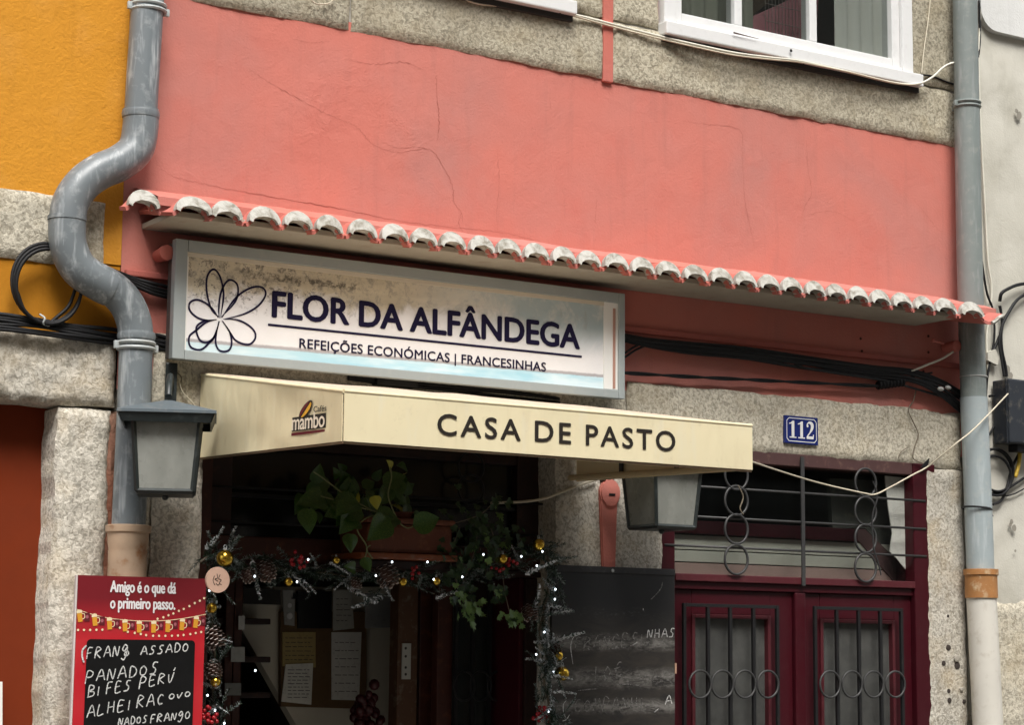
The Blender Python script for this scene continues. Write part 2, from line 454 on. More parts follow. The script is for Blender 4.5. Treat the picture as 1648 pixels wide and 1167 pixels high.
# jambs and lintels of the upper windows
stone('stone', pb, XP0+.04, w1x0-.01, bandT+.008, wzt, m=GR_TOP, seed=4)
stone('stone', pb, w1x1+.01, xb, bandT+.008, wzt, m=GR_TOP, seed=5)
stone('stone', pb, xb2, w2x0-.01, bandT+.008, wzt, m=GR_TOP, seed=6)
stone('stone', pb, w2x1+.01, xr, bandT+.008, wzt, m=GR_TOP, seed=7)
stone('stone', pb, XP0+.04, xb, wzt+.003, wzt+.3, m=GR_TOP, cell=.04, seed=8)
stone('stone', pb, xb2, xr, wzt+.003, wzt+.3, m=GR_TOP, cell=.04, seed=9)
sheet_wall('plaster_wall', pb, XP0, XP1, wzt+.29, ZT, PINK, cell=.1, seed=5)
# pink painted joint between the two stones
bm = new_bm(); box(bm, xb+.0, xb2, -.012, .1, zBand0-.01, ZT-.3, .003)
obj('painted_joint', bm, PINK_S, pb, label='pink painted vertical joint between the granite blocks')
# lintel course under the sign
stone('stone', pb, X(245, 600), X(640, 620), zLint0, zLint1+.008, m=GR_MID, seed=11)
stone('stone', pb, X(640, 620)+.009, X(1005, 640), zLint0, zLint1+.003, m=GR_MID, seed=12)
stone('stone', pb, X(1005, 640)+.009, X(1545, 700), zLint0, zLint1, m=GR_MID, seed=13, rad=.022)
# jambs beside the openings
zj = [0.0, .62, 1.2, 1.86]
zs = [0, .7, 1.32, zLint0-.006]
for a, b in zip(zs, zs[1:]):
    stone('stone', pb, X(243, 850), xSh0, a+.009, b, m=GR_GREY, seed=a*9+20)
    stone('stone', pb, xDo1, X(1549, 850), a+.009, b, m=GR_GREY, seed=a*9+30, wob=.006, rad=.018)
zs = [0, 1.0, zLint0-.006]
for a, b in zip(zs, zs[1:]):
    stone('stone', pb, xSh1, xDo0, a+.009, b, m=GR_GREY, seed=a*9+40)
MORT = M_plaster('grey_mortar', (.36, .34, .30), (.30, .28, .245), (.42, .40, .35), lump=(.004, 30))
for (a, b) in ((X(243, 850), xSh0), (xDo1, X(1549, 850)), (xSh1, xDo0)):
    bm = new_bm(); box(bm, a+.012, b-.012, .001, .27, .01, zLint0-.001); obj('mortar_joint', bm, MORT, pb)
bm = new_bm(); box(bm, X(245, 600)+.01, X(1545, 700)-.01, .001, .27, zLint0+.012, zLint1-.01); obj('mortar_joint', bm, MORT, pb)
bm = new_bm(); box(bm, XP0+.05, xb-.01, .0005, .011, zBand0+.012, bandT+.02); obj('mortar_joint', bm, MORT, pb)
bm = new_bm(); box(bm, xb2+.01, xr-.01, .0005, .011, zBand0+.012, bandT+.02); obj('mortar_joint', bm, MORT, pb)
# drill holes and old plugs low on the right jamb
bm = new_bm()
for (px, py, r) in ((1526, 1043, .012), (1518, 1068, .011), (1540, 1072, .015), (1526, 1113, .010), (1527, 1128, .012), (1551, 1130, .009), (1525, 992, .006)):
    c = P(px, py, -.0125); lathe(bm, [(r, 0), (r*.9, -.004), (r*.5, -.005)], c, 10, 'y')
obj('plug', bm, mat('dark_hole', (.04, .03, .025), .9), pb, label='dark drill holes and plugs in the right jamb')
bm = new_bm()
for (px, py, r) in ((1538, 1060, .014), (1546, 1110, .009)):
    c = P(px, py, -.013); lathe(bm, [(r, 0), (r, -.008), (r*.6, -.010)], c, 12, 'y')
obj('plug', bm, mat('grey_filler', (.36, .33, .28), .9), pb, label='grey filler dabs in the right jamb')

# cracks in the plaster
def crack(pxs, wd=.0022, y=-.006, seed=0):
    pts = [P(a, b, 0) for a, b in pxs]; pts = catmull(pts, 12)
    out = []
    for i, p in enumerate(pts):
        q = p+Vector((.006*nz(i*.7, seed, 0), 0, .006*nz(i*.7, seed, 5)))
        q.y = .004*nz(q.x*1.7, q.z*1.7, 3)+.002*nz(q.x*6, q.z*6, 3)-.0012; out.append(q)
    bm = new_bm(); ribbon(bm, out, lambda t: .80*wd*(.35+1.1*abs(nz(t*9, seed, 2)))*(1-.6*abs(2*t-1)**3), (0, -1, 0), 0)
    obj('crack', bm, CRACK, pb)
crack([(701, 120), (703, 160), (706, 190), (704, 225)], .0035, seed=1)
crack([(550, 193), (575, 205), (600, 232), (640, 245), (690, 240), (715, 272), (728, 300), (730, 325), (742, 342), (744, 358)], .0026, seed=2)
crack([(400, 110), (430, 130), (480, 158), (520, 180), (550, 193)], .002, seed=3)
crack([(250, 262), (275, 282), (310, 292), (380, 306), (470, 322), (560, 338), (640, 355), (730, 366), (800, 373), (870, 388)], .0028, seed=4)
crack([(742, 342), (738, 360), (744, 372)], .002, seed=5)
crack([(800, 245), (803, 290), (799, 340), (801, 370)], .0014, seed=6)
crack([(1098, 195), (1140, 200), (1190, 209), (1194, 250), (1198, 320), (1208, 370), (1214, 400)], .0016, seed=7)
crack([(1298, 225), (1300, 270), (1306, 310), (1296, 330), (1290, 350)], .0014, seed=8)
crack([(1470, 320), (1490, 345), (1510, 370), (1518, 371)], .0014, seed=9)
crack([(960, 320), (958, 345), (957, 360)], .0016, seed=10)
crack([(560, 96), (600, 103), (650, 100), (680, 112)], .002, seed=11)
crack([(615, 228), (640, 238), (670, 236), (690, 240)], .002, seed=12)
crack([(1298, 346), (1340, 340), (1380, 360)], .0012, seed=13)
crack([(885, 156), (887, 175)], .0012, seed=14)
crack([(470, 62), (500, 68), (530, 66)], .0015, seed=15)

# small grout ledges along the stone/pink seams are left to the rough arrises; a painted groove under the eave
bm = new_bm()
a, b = P(1000, 534), P(1530, 585); z_ = (a.z+b.z)/2
box(bm, XP0+.01, XP1-.02, -.020, .02, z_-.010, z_+.010, .004)
obj('ledge', bm, PINK_D, pb, label='narrow pink plaster ledge under the eave')
for (px, py) in ((1385, 545), (1387, 565), (1494, 541), (1494, 567)):
    pass
bm = new_bm()
for (px, py) in ((1385, 545), (1387, 565), (1494, 541), (1494, 567), (1486, 598)):
    c = P(px, py, -.004); lathe(bm, [(.0055, 0), (.005, -.002)], c, 10, 'y')
obj('screw_hole', bm, mat('rusty_hole', (.07, .02, .012), .9), pb)

# ---- tiled eave
CR = [232, 312, 365, 425, 480, 530, 583, 635, 682, 728, 775, 818, 862, 906, 948, 990, 1033, 1075, 1118, 1160, 1199, 1237, 1273, 1310, 1346, 1381, 1416, 1451, 1486, 1521, 1563]
crx = [X(c, 300+(c-232)*.145, -.27) for c in CR]
zE = (Z(775, 392, -.27)+Z(1273, 462, -.27))/2          # height of the tile ends (centre)
eave = thing('tiled_eave', 'long lean-to eave of pink painted clay tiles with white mortared ends above the sign', 'eave', (crx[0], 0, zE))
TILEW = mat('lime_washed_tile_end', (.7, .68, .62), .8); g = G(TILEW)
n1 = g.noise(28, 4, .65, .5); n2 = g.noise(70, 4, .6)
g.col(g.mix(g.mr(n1, .44, .64, 0, .8), g.mix(g.mr(n2, .5, .7, 0, .3), (.46, .45, .41), (.33, .31, .26)), (.17, .15, .11))); g.nrm(g.bump(n1, .8, .006))
TERRA = M_paint('bare_clay_tile', (.33, .10, .055), .8, .4, (.2, .09, .06))
SL = .20
def eave_profile(x, amp):                  # crown height along x
    i = max(0, min(len(crx)-2, sum(1 for c in crx if c <= x)-1))
    a, b = crx[i], crx[i+1]; t = (x-a)/(b-a)
    c = abs(math.cos(math.pi*t))
    s = math.cos(2*math.pi*t)*.5+.5
    return amp*(s**.75)
def tile_mesh(w_, seed, L=.30):
    """one S-tile, local: crown at x=0, front end at y=0, runs up to y=+L; z along slope"""
    nseg = 18; th = .011; H = .047
    prof = []
    x0, x1 = -w_*.5, w_*.5
    for i in range(nseg+1):
        t = i/nseg; x = x0+(x1-x0)*t
        s = math.cos(math.pi*(2*t-1))*.5+.5
        prof.append((x, H*s**.8-.016))
    bm = new_bm(); nl = 6; top = []; bot = []
    for j in range(nl+1):
        f = j/nl; y = L*f; zz = y*SL
        rt, rb = [], []
        for (x, z) in prof:
            wv = .0025*nz(x*30+seed, y*18, seed)
            rt.append(bm.verts.new((x, y, z+zz+wv))); rb.append(bm.verts.new((x*.93, y, z+zz-th+wv)))
        top.append(rt); bot.append(rb)
    for j in range(nl):
        for i in range(nseg):
            bm.faces.new((top[j][i], top[j][i+1], top[j+1][i+1], top[j+1][i]))
            bm.faces.new((bot[j][i], bot[j+1][i], bot[j+1][i+1], bot[j][i+1]))
    for rows in ((0, 0), (nl, nl)):
        for i in range(nseg):
            bm.faces.new((top[rows[0]][i], bot[rows[0]][i], bot[rows[0]][i+1], top[rows[0]][i+1]))
    for k in (0, nseg):
        for j in range(nl): bm.faces.new((top[j][k], top[j+1][k], bot[j+1][k], bot[j][k]))
    return bm
def end_mesh(w_, seed):
    """whitewashed mortar lip round the front end of the crown"""
    bm = new_bm(); n = 16; H = .047
    o_, i_ = [], []; ob, ib = [], []
    for k in range(n+1):
        a = math.pi*k/n; jt = (1+.025*nz(k*.8, seed, 1))*(1+.10*nz(seed, 3.3, 8.1))
        xo = -math.cos(a)*w_*.43; zo = (math.sin(a)**.85)*.052*jt-.012
        xi = -math.cos(a)*w_*.34; zi = (math.sin(a)**.9)*.021*(1+.12*nz(k*.4, seed, 7))-.013
        lean = zo*.35
        o_.append(bm.verts.new((xo, -.008+lean, zo+.004))); i_.append(bm.verts.new((xi, -.014+.001*nz(k, seed, 3), zi)))
        ob.append(bm.verts.new((xo, .014, zo+.001))); ib.append(bm.verts.new((xi*.95, .03, zi)))
    for k in range(n):
        # bulged face: mid row
        bm.faces.new((o_[k], o_[k+1], i_[k+1], i_[k])); bm.faces.new((ob[k], ob[k+1], o_[k+1], o_[k])); bm.faces.new((i_[k], i_[k+1], ib[k+1], ib[k]))
    return bm
clay = []
for i, cx_ in enumerate(crx):
    l = crx[i-1] if i else cx_-.115; r_ = crx[i+1] if i < len(crx)-1 else cx_+.15
    w_ = min(.135, (r_-l)/2*1.01)
    if i == 0: w_ = .112
    jz = .004*nz(i*1.7, 0, 4)
    yF = -.27+.006*nz(i*2.1, 3, 1)
    zz = zE-.012+jz
    bm = tile_mesh(w_, i*1.3, .05 if i == 0 else .30); bmesh.ops.rotate(bm, verts=bm.verts, cent=(0, 0, 0), matrix=Matrix.Rotation(.06*nz(i*3.1, 1, 1), 3, 'Y')); bmesh.ops.translate(bm, verts=bm.verts, vec=(cx_, yF, zz))
    t = obj('roof_tile', bm, PINK_S, eave, smooth=60)
    bm = end_mesh(w_*(1+.08*nz(i*1.9, 5, 2)), i*2.7); bmesh.ops.rotate(bm, verts=bm.verts, cent=(0, 0, 0), matrix=Matrix.Rotation(.10*nz(i*3.1, 1, 1), 3, 'Y')); bmesh.ops.translate(bm, verts=bm.verts, vec=(cx_, yF, zz))
    obj('tile_end', bm, TILEW, t, smooth=60)
# last pan tile that runs over the right downpipe
xl = crx[-1]+.06; xe = X(1614, 500, -.27)
bm = new_bm(); n = 14; rows = []
for j in range(5):
    y = -.27+.27*j/4; rr = []
    for k in range(n+1):
        t = k/n; x = xl+(xe-xl)*t; z = zE-.028-.010*math.sin(math.pi*min(1, t*1.3))+.045*max(0, t-.25)**1.4+(y+.27)*SL
        rr.append((bm.verts.new((x, y, z)), bm.verts.new((x, y, z-.011))))
    rows.append(rr)
for j in range(4):
    for k in range(n):
        a, b, c, d = rows[j][k], rows[j][k+1], rows[j+1][k+1], rows[j+1][k]
        bm.faces.new((a[0], b[0], c[0], d[0])); bm.faces.new((a[1], d[1], c[1], b[1]))
for k in range(n):
    for j in (0, 4): bm.faces.new((rows[j][k][0], rows[j][k+1][0], rows[j][k+1][1], rows[j][k][1]))
for k in (0, n):
    for j in range(4): bm.faces.new((rows[j][k][0], rows[j+1][k][0], rows[j+1][k][1], rows[j][k][1]))
pan = obj('roof_tile', bm, PINK_S, eave, smooth=60, label='last upturned pan tile over the right downpipe')
bm = new_bm()
pts = [Vector((xl+(xe-xl)*t, -.274, zE-.034-.010*math.sin(math.pi*min(1, t*1.3))+.045*max(0, t-.25)**1.4)) for t in [k/20 for k in range(8, 21)]]
tube(bm, pts, .008, 6); obj('tile_end', bm, TILEW, pan, smooth=60)
# sloping mortar fillet between wall and tiles
bm = new_bm(); N = 150; rows = []
xf0, xf1 = crx[0]+.075, X(1545, 480)
for i in range(N+1):
    x = xf0+(xf1-xf0)*i/N; h = .006*nz(x*5, 1, 0)+.003*nz(x*22, 1, 3)
    e = .012*nz(x*3, 7, 0)+.006*nz(x*15, 7, 0)
    ya = -.195+e
    rows.append([bm.verts.new((x, ya, zE+.024+(ya+.27)*SL-.03)), bm.verts.new((x, ya, zE+.020+(ya+.27)*SL+h*.4)),
                 bm.verts.new((x, -.10, zE+.036+.17*SL+h)), bm.verts.new((x, -.02, zE+.036+.25*SL+.006+h)), bm.verts.new((x, .012, zE+.036+.27*SL+.012+h))])
for a, b in zip(rows, rows[1:]):
    for k in range(4): bm.faces.new((a[k], b[k], b[k+1], a[k+1]))
obj('mortar_fillet', bm, PINK, eave, smooth=40)
# soffit slab
zb1 = zE-.012
bm = new_bm(); xs0, xs1 = X(277, 347, -.24), X(1543, 506, -.24)
box(bm, xs0, xs1, -.240, -.002, zb1-.018, zb1, .003)
obj('soffit_board', bm, SOFFIT, eave)
bm = new_bm(); box(bm, crx[1]+.02, crx[-1]+.03, -.205, -.0, zb1+.0005, zb1+.010, .003)
obj('eave_bedding', bm, M_paint('old_mortar', (.40, .16, .12), .9, .4), eave)

# ---- upper windows
def upper_window(x0, x1, mull, full=True):
    y0 = -.028
    fr = new_bm()
    box(fr, x0, x0+.055, y0, .06, wsz, wzt, .004); box(fr, x1-.055, x1, y0, .06, wsz, wzt, .004)
    box(fr, x0+.0555, x1-.0555, y0, .06, wzt-.06, wzt, .004); box(fr, x0+.0555, x1-.0555, y0+.002, .06, wsz, wsz+.02, .004)
    f = obj('window_frame', fr, WHITE, pb)
    cs = new_bm(); a, b = x0+.056, x1-.056
    box(cs, a, a+.035, y0+.016, .05, wsz+.0205, wzt-.0605, .004); box(cs, b-.04, b, y0+.016, .05, wsz+.0205, wzt-.0605, .004)
    box(cs, a+.0355, b-.0405, y0+.017, .05, wsz+.0205, wsz+.055, .004); box(cs, a+.0355, b-.0405, y0+.017, .05, wzt-.1, wzt-.061, .004)
    obj('sash', cs, WHITE, f)
    for mx in mull:
        mb = new_bm(); box(mb, mx-.018, mx+.018, y0+.020, .045, wsz+.0555, wzt-.1005, .004); obj('muntin', mb, WHITE, f)
    ed = [a+.035]+list(mull)+[b-.04]
    for l, r_ in zip(ed, ed[1:]):
        gb = new_bm(); box(gb, l, r_, .012, .016, wsz+.05, wzt-.1); obj('pane', gb, GLASS, f)
    sb = new_bm(); box(sb, x0-.010, x1+.028, -.055, .05, wsz-.050, wsz-.0005, .005); s = obj('window_sill', sb, WHITE, pb)
    gp = new_bm(); box(gp, x0-.008, x1+.025, -.03, .05, wsz-.070, wsz-.0505); obj('shadow_gap', gp, mat('sill_gap_shade', (.03, .028, .025), .9), s)  # solid dark strip, its colour stands in for the shade under the sill
    return f
f2 = upper_window(w2x0, w2x1, [X(1189, 40, -.01), X(1310, 70, -.01)])
bm = new_bm(); c = P(1273, 81, -.0625); lathe(bm, [(.006, 0), (.0055, -.002)], c, 12, 'y'); obj('bolt_hole', bm, mat('black_hole', (.01, .01, .01), .9), pb)
bm = new_bm(); ribbon(bm, catmull([P(1180, 52, -.062), P(1200, 57, -.062), P(1221, 62, -.062)], 6), lambda t: .007*(1-t*.8), (0, -1, 0), .0012); obj('split', bm, mat('dark_split', (.05, .02, .015), .9), pb, label='dark split in the white sill board')
f1 = upper_window(w1x0, w1x1, [w1x0+(w2x1-w2x0)*.33, w1x0+(w2x1-w2x0)*.63])
# rooms behind the upper windows
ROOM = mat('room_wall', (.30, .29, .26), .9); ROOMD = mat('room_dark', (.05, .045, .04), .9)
def room(x0, x1, z0, z1, m=ROOM, depth=2.4, y0=.33):
    bm = new_bm()
    box(bm, x0, x1, y0+depth, y0+depth+.1, z0, z1); box(bm, x0-.1, x0, y0, y0+depth, z0, z1); box(bm, x1, x1+.1, y0, y0+depth, z0, z1)
    box(bm, x0, x1, y0, y0+depth, z0-.1, z0-.001); box(bm, x0, x1, y0, y0+depth, z1+.001, z1+.1)
    return bm
obj('room', room(w2x0-.3, w2x1+.1, wsz-.6, wzt+.4, ROOM), ROOM, pb)
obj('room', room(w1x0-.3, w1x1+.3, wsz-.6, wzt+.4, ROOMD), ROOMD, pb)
# curtain, pink blanket and wire cage behind the right window
def curtain(name, x0, x1, z0, z1, y, m, lab, cat, n=60, amp=.012, wl=.06):
    bm = new_bm(); a = []
    for i in range(n+1):
        x = x0+(x1-x0)*i/n; yy = y+amp*math.sin(x/wl*6.28+1.3*math.sin(x*9))
        a.append((bm.verts.new((x, yy, z0)), bm.verts.new((x, yy*1.0, z1))))
    for p, q in zip(a, a[1:]): bm.faces.new((p[0], q[0], q[1], p[1]))
    return tag(obj(name, bm, m, smooth=180), lab, cat)
curtain('curtain', X(1330, 60, .1), X(1440, 60, .1)+.06, wsz-.1, wzt, .055, mat('grey_curtain', (.72, .71, .66), .9), 'pale grey curtain behind the right pane of the upper window', 'curtain')
curtain('curtain', X(1075, 20, .25)-.1, X(1175, 20, .25), wsz-.1, wzt, .12, mat('greenish_curtain', (.30, .30, .25), .9), 'dim greenish curtain behind the left pane of the upper window', 'curtain')
bm = new_bm()
pl = [P(1185, 50, .22), P(1225, 20, .22), P(1300, -14, .22), P(1318, -14, .22), P(1312, 80, .22)]
prism(bm, pl, Vector((0, .05, 0))); tag(obj('blanket', bm, M_paint('dusty_pink_cloth', (.50, .22, .25), .9, .4, (.15, .1, .1))), 'dusty pink blanket behind the middle pane of the upper window', 'blanket')
cg = thing('wire_cage', 'wire cage standing in front of the pink blanket inside the upper window', 'cage', P(1270, 60, .17))
a, b = P(1232, 62, .17), P(1308, 80, .17); zt = Z(1300, -10, .17)
wm = mat('cage_wire', (.45, .42, .38), .4, .6)
for k in range(15):
    x = a.x+(b.x-a.x)*k/14; t = new_bm(); tube(t, [Vector((x, .17, wsz-.02)), Vector((x, .17, zt+.02))], .0014, 5); obj('wire', t, wm, cg)
for k in range(4):
    z = wsz+.03+k*.07; t = new_bm(); tube(t, [Vector((a.x, .168, z)), Vector((b.x, .168, z))], .0016, 5); obj('wire', t, wm, cg)
bm = new_bm(); pl = [P(1160, 40, .5), P(1230, -20, .5), P(1262, -20, .5), P(1185, 48, .5)]
prism(bm, pl, Vector((0, .05, 0))); tag(obj('wooden_beam', bm, M_paint('brown_beam', (.10, .07, .045), .7, .3)), 'slanting brown beam seen through the upper window', 'beam')

# ------------------------------------------------------------------ burgundy double door
yd = .02
D_ = lambda px, py, y=yd: P(px, py, y)
zRail = (D_(1100, 935).z+D_(1450, 943).z)/2
xl0, xl1 = X(1075, 950, yd)-.0, X(1484, 950, yd)
xl0 = X(1067, 900, yd)
dr = thing('double_door', 'burgundy double door with barred glass panes and a ring grille in its transom', 'door', ((xl0+xl1)/2, yd, 0))
zTop = Z(1350, 752, yd)
bm = new_bm()
box(bm, xl0-.05, xl0+.03, yd-.03, yd+.08, 0, zLint0+.01, .003); obj('door_frame', bm, BURG, dr)
bm = new_bm(); xfr = X(1462, 850, yd); box(bm, xfr, xl1+.05, yd-.03, yd+.08, 0, zLint0+.01, .004); obj('door_frame', bm, BURG, dr)
bm = new_bm(); box(bm, xl0+.031, xfr-.001, yd-.028, yd+.08, zLint0-.036, zLint0+.01, .003); obj('door_frame', bm, M_paint('weathered_top_rail', (.07, .03, .028), .6, .4, (.2, .12, .09)), dr)
bm = new_bm(); box(bm, xl0+.031, xfr-.001, yd-.034, yd+.08, zRail-.006, zRail+.020, .003); obj('transom_rail', bm, BURG_L, dr)
bm = new_bm(); box(bm, xl0+.031, xfr-.001, yd-.020, yd+.08, zRail-.034, zRail-.0065, .003); obj('transom_rail', bm, BURG, dr)
bm = new_bm(); box(bm, xl0+.03, xfr, yd+.02, yd+.024, zRail+.02, zLint0-.036); obj('transom_pane', bm, M_glass('transom_glass', mixf=.10), dr)
zL = zRail-.035
mid0, mid1 = X(1274, 1000, yd), X(1291, 1000, yd)
def leaf(x0, x1, gx0, gx1, gtop, bars, rings, fx0, fx1, ftop):
    bm = new_bm()
    box(bm, x0, gx0, yd-.005, yd+.04, .02, zL, .003); box(bm, gx1, x1, yd-.005, yd+.04, .02, zL, .003)
    box(bm, gx0+.0005, gx1-.0005, yd-.006, yd+.04, gtop, zL, .003); box(bm, gx0+.0005, gx1-.0005, yd-.006, yd+.04, .02, .85, .003)
    lf = obj('door_leaf', bm, BURG, dr)
    b2 = new_bm()
    e = .014
    box(b2, gx0-.0, gx0+e, yd-.012, yd+.02, .86, gtop-.0, .003); box(b2, gx1-e, gx1, yd-.012, yd+.02, .86, gtop, .003); box(b2, gx0+e+.0005, gx1-e-.0005, yd-.0115, yd+.02, gtop-e, gtop, .003)
    obj('glazing_bead', b2, BURG_L, lf)
    g2 = new_bm(); box(g2, gx0+.005, gx1-.005, yd+.010, yd+.014, .85, gtop-.005); obj('door_pane', g2, GLASSD, lf)
    b3 = new_bm(); box(b3, gx0+.05, gx1-.05, yd-.016, yd+.0, .25, .78, .01); obj('panel', b3, BURG, lf)
    yb = yd-.045
    for (xa, xb_) in ((fx0-.006, fx0+.006), (fx1-.006, fx1+.006)):
        q = new_bm(); box(q, xa, xb_, yb-.006, yb+.006, .9, ftop, .001); obj('grille_frame', q, IRON, dr)
    q = new_bm(); box(q, fx0+.0065, fx1-.0065, yb-.006, yb+.006, ftop-.012, ftop, .001); obj('grille_frame', q, IRON, dr)
    q = new_bm(); box(q, fx0+.0065, fx1-.0065, yb-.006, yb+.006, .9, .912, .001); obj('grille_frame', q, IRON, dr)
    for x in bars:
        q = new_bm(); box(q, x-.006, x+.006, yb-.0055, yb+.0055, .913, ftop-.0125); obj('bar', q, IRON, dr)
    zc = Z(1280, 1102, yb); 
    for x in rings:
        q = new_bm(); tube(q, circle_pts(Vector((x, yb-.010, zc)), .048, 32), .0042, 6, True); obj('ring', q, IRON2, dr, smooth=180)
yb = yd-.045
leaf(xl0+.031, mid0-.002, X(1111, 1050, yd), X(1238, 1050, yd), Z(1170, 990, yd),
     [X(p, 1100, yb) for p in (1139.5, 1175.5, 1213)], [X(p, 1102, yb) for p in (1124, 1160, 1196, 1233)], X(1101, 1050, yb), X(1251, 1050, yb), Z(1170, 973, yb))
leaf(mid1+.002, xfr-.001, X(1318, 1050, yd), X(1438, 1050, yd), Z(1380, 998, yd),
     [X(p, 1100, yb) for p in (1347.5, 1383, 1418)], [X(p, 1102, yb) for p in (1333, 1368.5, 1403, 1438)], X(1312, 1050, yb), X(1451, 1050, yb), Z(1380, 978, yb))
bm = new_bm(); box(bm, mid0, mid1, yd-.022, yd+.04, .02, zL, .006); obj('meeting_stile', bm, BURG, dr)
# transom grille: three rods, one upright, two chains of rings
yg = yd-.030
tg = thing('transom_grille', 'iron grille with three rods and two chains of rings above the burgundy door', 'grille', (xl0, yg, zRail))
for (pxa, pya) in ((1290, 794), (1290, 841), (1290, 887)):
    z = Z(pxa, pya, yg); q = new_bm(); tube(q, [Vector((xDo0+.002, yg, z)), Vector((xDo1+.003, yg, z))], .005, 6); obj('rod', q, IRON2, tg, smooth=180)
x = X(1290, 850, yg); q = new_bm(); box(q, x-.008, x+.008, yg-.011, yg-.0055, zRail-.01, zLint0+.0); obj('upright', q, IRON2, tg)
for (pxr, ys) in ((1185, (765, 806, 852, 901)), (1393, (777, 823, 867, 914))):
    for py in ys:
        c = P(pxr, py, yg-.012); q = new_bm(); tube(q, circle_pts(c, .052, 32, .053), .0048, 6, True); obj('ring', q, IRON2, tg, smooth=180)
q = new_bm(); tube(q, catmull([P(1188, 782, yg-.03), P(1196, 800, yg-.03), P(1191, 818, yg-.03), P(1196, 828, yg-.03)], 6), .0025, 5)
tag(obj('wire_scrap', q, BROWNC), 'short bent wire scrap hooked over the left ring chain', 'wire')
q = new_bm(); tube(q, catmull([P(1405, 775, yg-.02), P(1412, 800, yg-.02), P(1404, 832, yg-.02), P(1406, 880, yg-.02), P(1413, 905, yg-.02), P(1418, 926, yg-.02)], 6), .003, 5)
tag(obj('wire_scrap', q, IRON2), 'long thin wire hanging through the right ring chain of the transom', 'wire')
# hall behind the transom: pale boards, trim, torn paper
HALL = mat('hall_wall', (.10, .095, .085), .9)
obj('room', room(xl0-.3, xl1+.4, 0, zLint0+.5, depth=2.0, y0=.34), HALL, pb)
yh = .10
PALE = M_paint('pale_hall_boards', (.74, .71, .62), .7, .2, (.6, .52, .46))
hb = thing('hall_boarding', 'pale boards with burgundy trim seen through the transom of the house door', 'boarding', P(1280, 880, yh))
zs_ = [D_(1100, 860, yh).z, D_(1100, 885, yh).z, D_(1100, 905, yh).z, D_(1100, 925, yh).z-.05]
xh0, xh1 = X(1060, 880, yh), X(1480, 900, yh)
for k in range(3):
    q = new_bm(); box(q, xh0, xh1, yh, yh+.02, zs_[k+1]+.002, zs_[k]-.002, .002); obj('board', q, PALE if k < 2 else M_paint('pinkish_board', (.55, .37, .33), .7, .2), hb)
q = new_bm(); box(q, xh0, X(1375, 850, yh), yh-.02, yh+.02, zs_[0]+.002, zs_[0]+.05, .003); obj('trim', q, BURG, hb)
q = new_bm(); prism(q, [P(1366, 852, yh-.005), P(1392, 852, yh-.005), P(1482, 938, yh-.005), P(1440, 938, yh-.005)], Vector((0, .02, 0))); obj('trim', q, M_paint('mauve_trim', (.14, .07, .07), .7, .2), hb)
q = new_bm(); prism(q, [P(1335, 770, yh+.03), P(1440, 775, yh+.03), P(1440, 900, yh+.03), P(1392, 850, yh+.03), P(1340, 850, yh+.03)], Vector((0, .02, 0)))
tag(obj('hall_partition', q, M_paint('grey_hall_panel', (.13, .13, .115), .8, .3)), 'dim grey partition behind the right part of the transom', 'partition')
q = new_bm()
pp = [P(1424, 766, yh-.06), P(1466, 770, yh-.06), P(1468, 930, yh-.06), P(1444, 900, yh-.06), P(1432, 888, yh-.06), P(1436, 860, yh-.06), P(1430, 820, yh-.06)]
prism(q, pp, Vector((0, .004, 0)))
tag(obj('paper_sheet', q, M_paint('crumpled_paper', (.62, .61, .56), .8, .2, (.4, .4, .36), bump=.01)), 'torn white paper taped inside the right end of the transom', 'paper')

# ------------------------------------------------------------------ shop entrance (open, dark)
ys = .10
S_ = lambda px, py, y=ys: P(px, py, y)
shop = thing('shop_entrance', 'dark brown wooden shop front with glazed transom above the open café doorway', 'shop front', ((xSh0+xSh1)/2, ys, 0))
zTr0, zTr1 = Z(600, 912, ys), Z(600, 872, ys)         # transom bottom rail
xa, xb_ = X(334, 850, ys), X(372, 850, ys); xc, xd = X(832, 850, ys), X(868, 850, ys)
xSR = xSh1
def b_(name, a, b, c, d, e, f, m, par, bev=.004, label=None):
    q = new_bm(); box(q, a, b, c, d, e, f, bev); return obj(name, q, m, par, label=label)
b_('jamb_post', xSh0-.03, xa, ys-.03, ys+.1, 0, zLint0+.01, BROWNR, shop)
b_('jamb_post', xa+.001, xb_, ys, ys+.06, zTr1+.001, zLint0+.01, BROWNW, shop)
b_('jamb_post', xc, xd, ys, ys+.06, zTr1+.001, zLint0+.01, BROWNW, shop)
b_('jamb_post', xd+.001, xSh1+.03, ys-.03, .36, 0, zLint0+.01, BROWNW, shop)
b_('transom_rail', xa+.001, xd, ys-.01, ys+.07, zTr0, zTr1, BROWNR, shop)
b_('transom_rail', xa+.001, xd, ys-.022, ys+.06, zTr0-.02, zTr0-.001, BROWNW, shop)
b_('transom_rail', xb_+.001, xc-.001, ys+.002, ys+.058, zLint0-.09, zLint0+.01, BROWNW, shop)
zb2 = Z(400, 797, ys)
b_('glazing_bar', xb_+.001, xc-.001, ys+.01, ys+.03, zb2-.006, zb2+.006, IRON, shop, .001)
q = new_bm(); box(q, xb_, xc, ys+.035, ys+.039, zTr1, zLint0-.09); obj('transom_pane', q, M_glass('dark_shop_glass', (.012, .012, .012), .8, .15), shop)
b_('jamb_post', X(846, 1000, ys), xSh1-.001, ys, .36, 0, zTr0-.021, BROWNW, shop)
b_('jamb_post', X(838, 1000, ys), X(845.5, 1000, ys), ys+.01, .30, 0, zTr0-.021, BURG, shop)
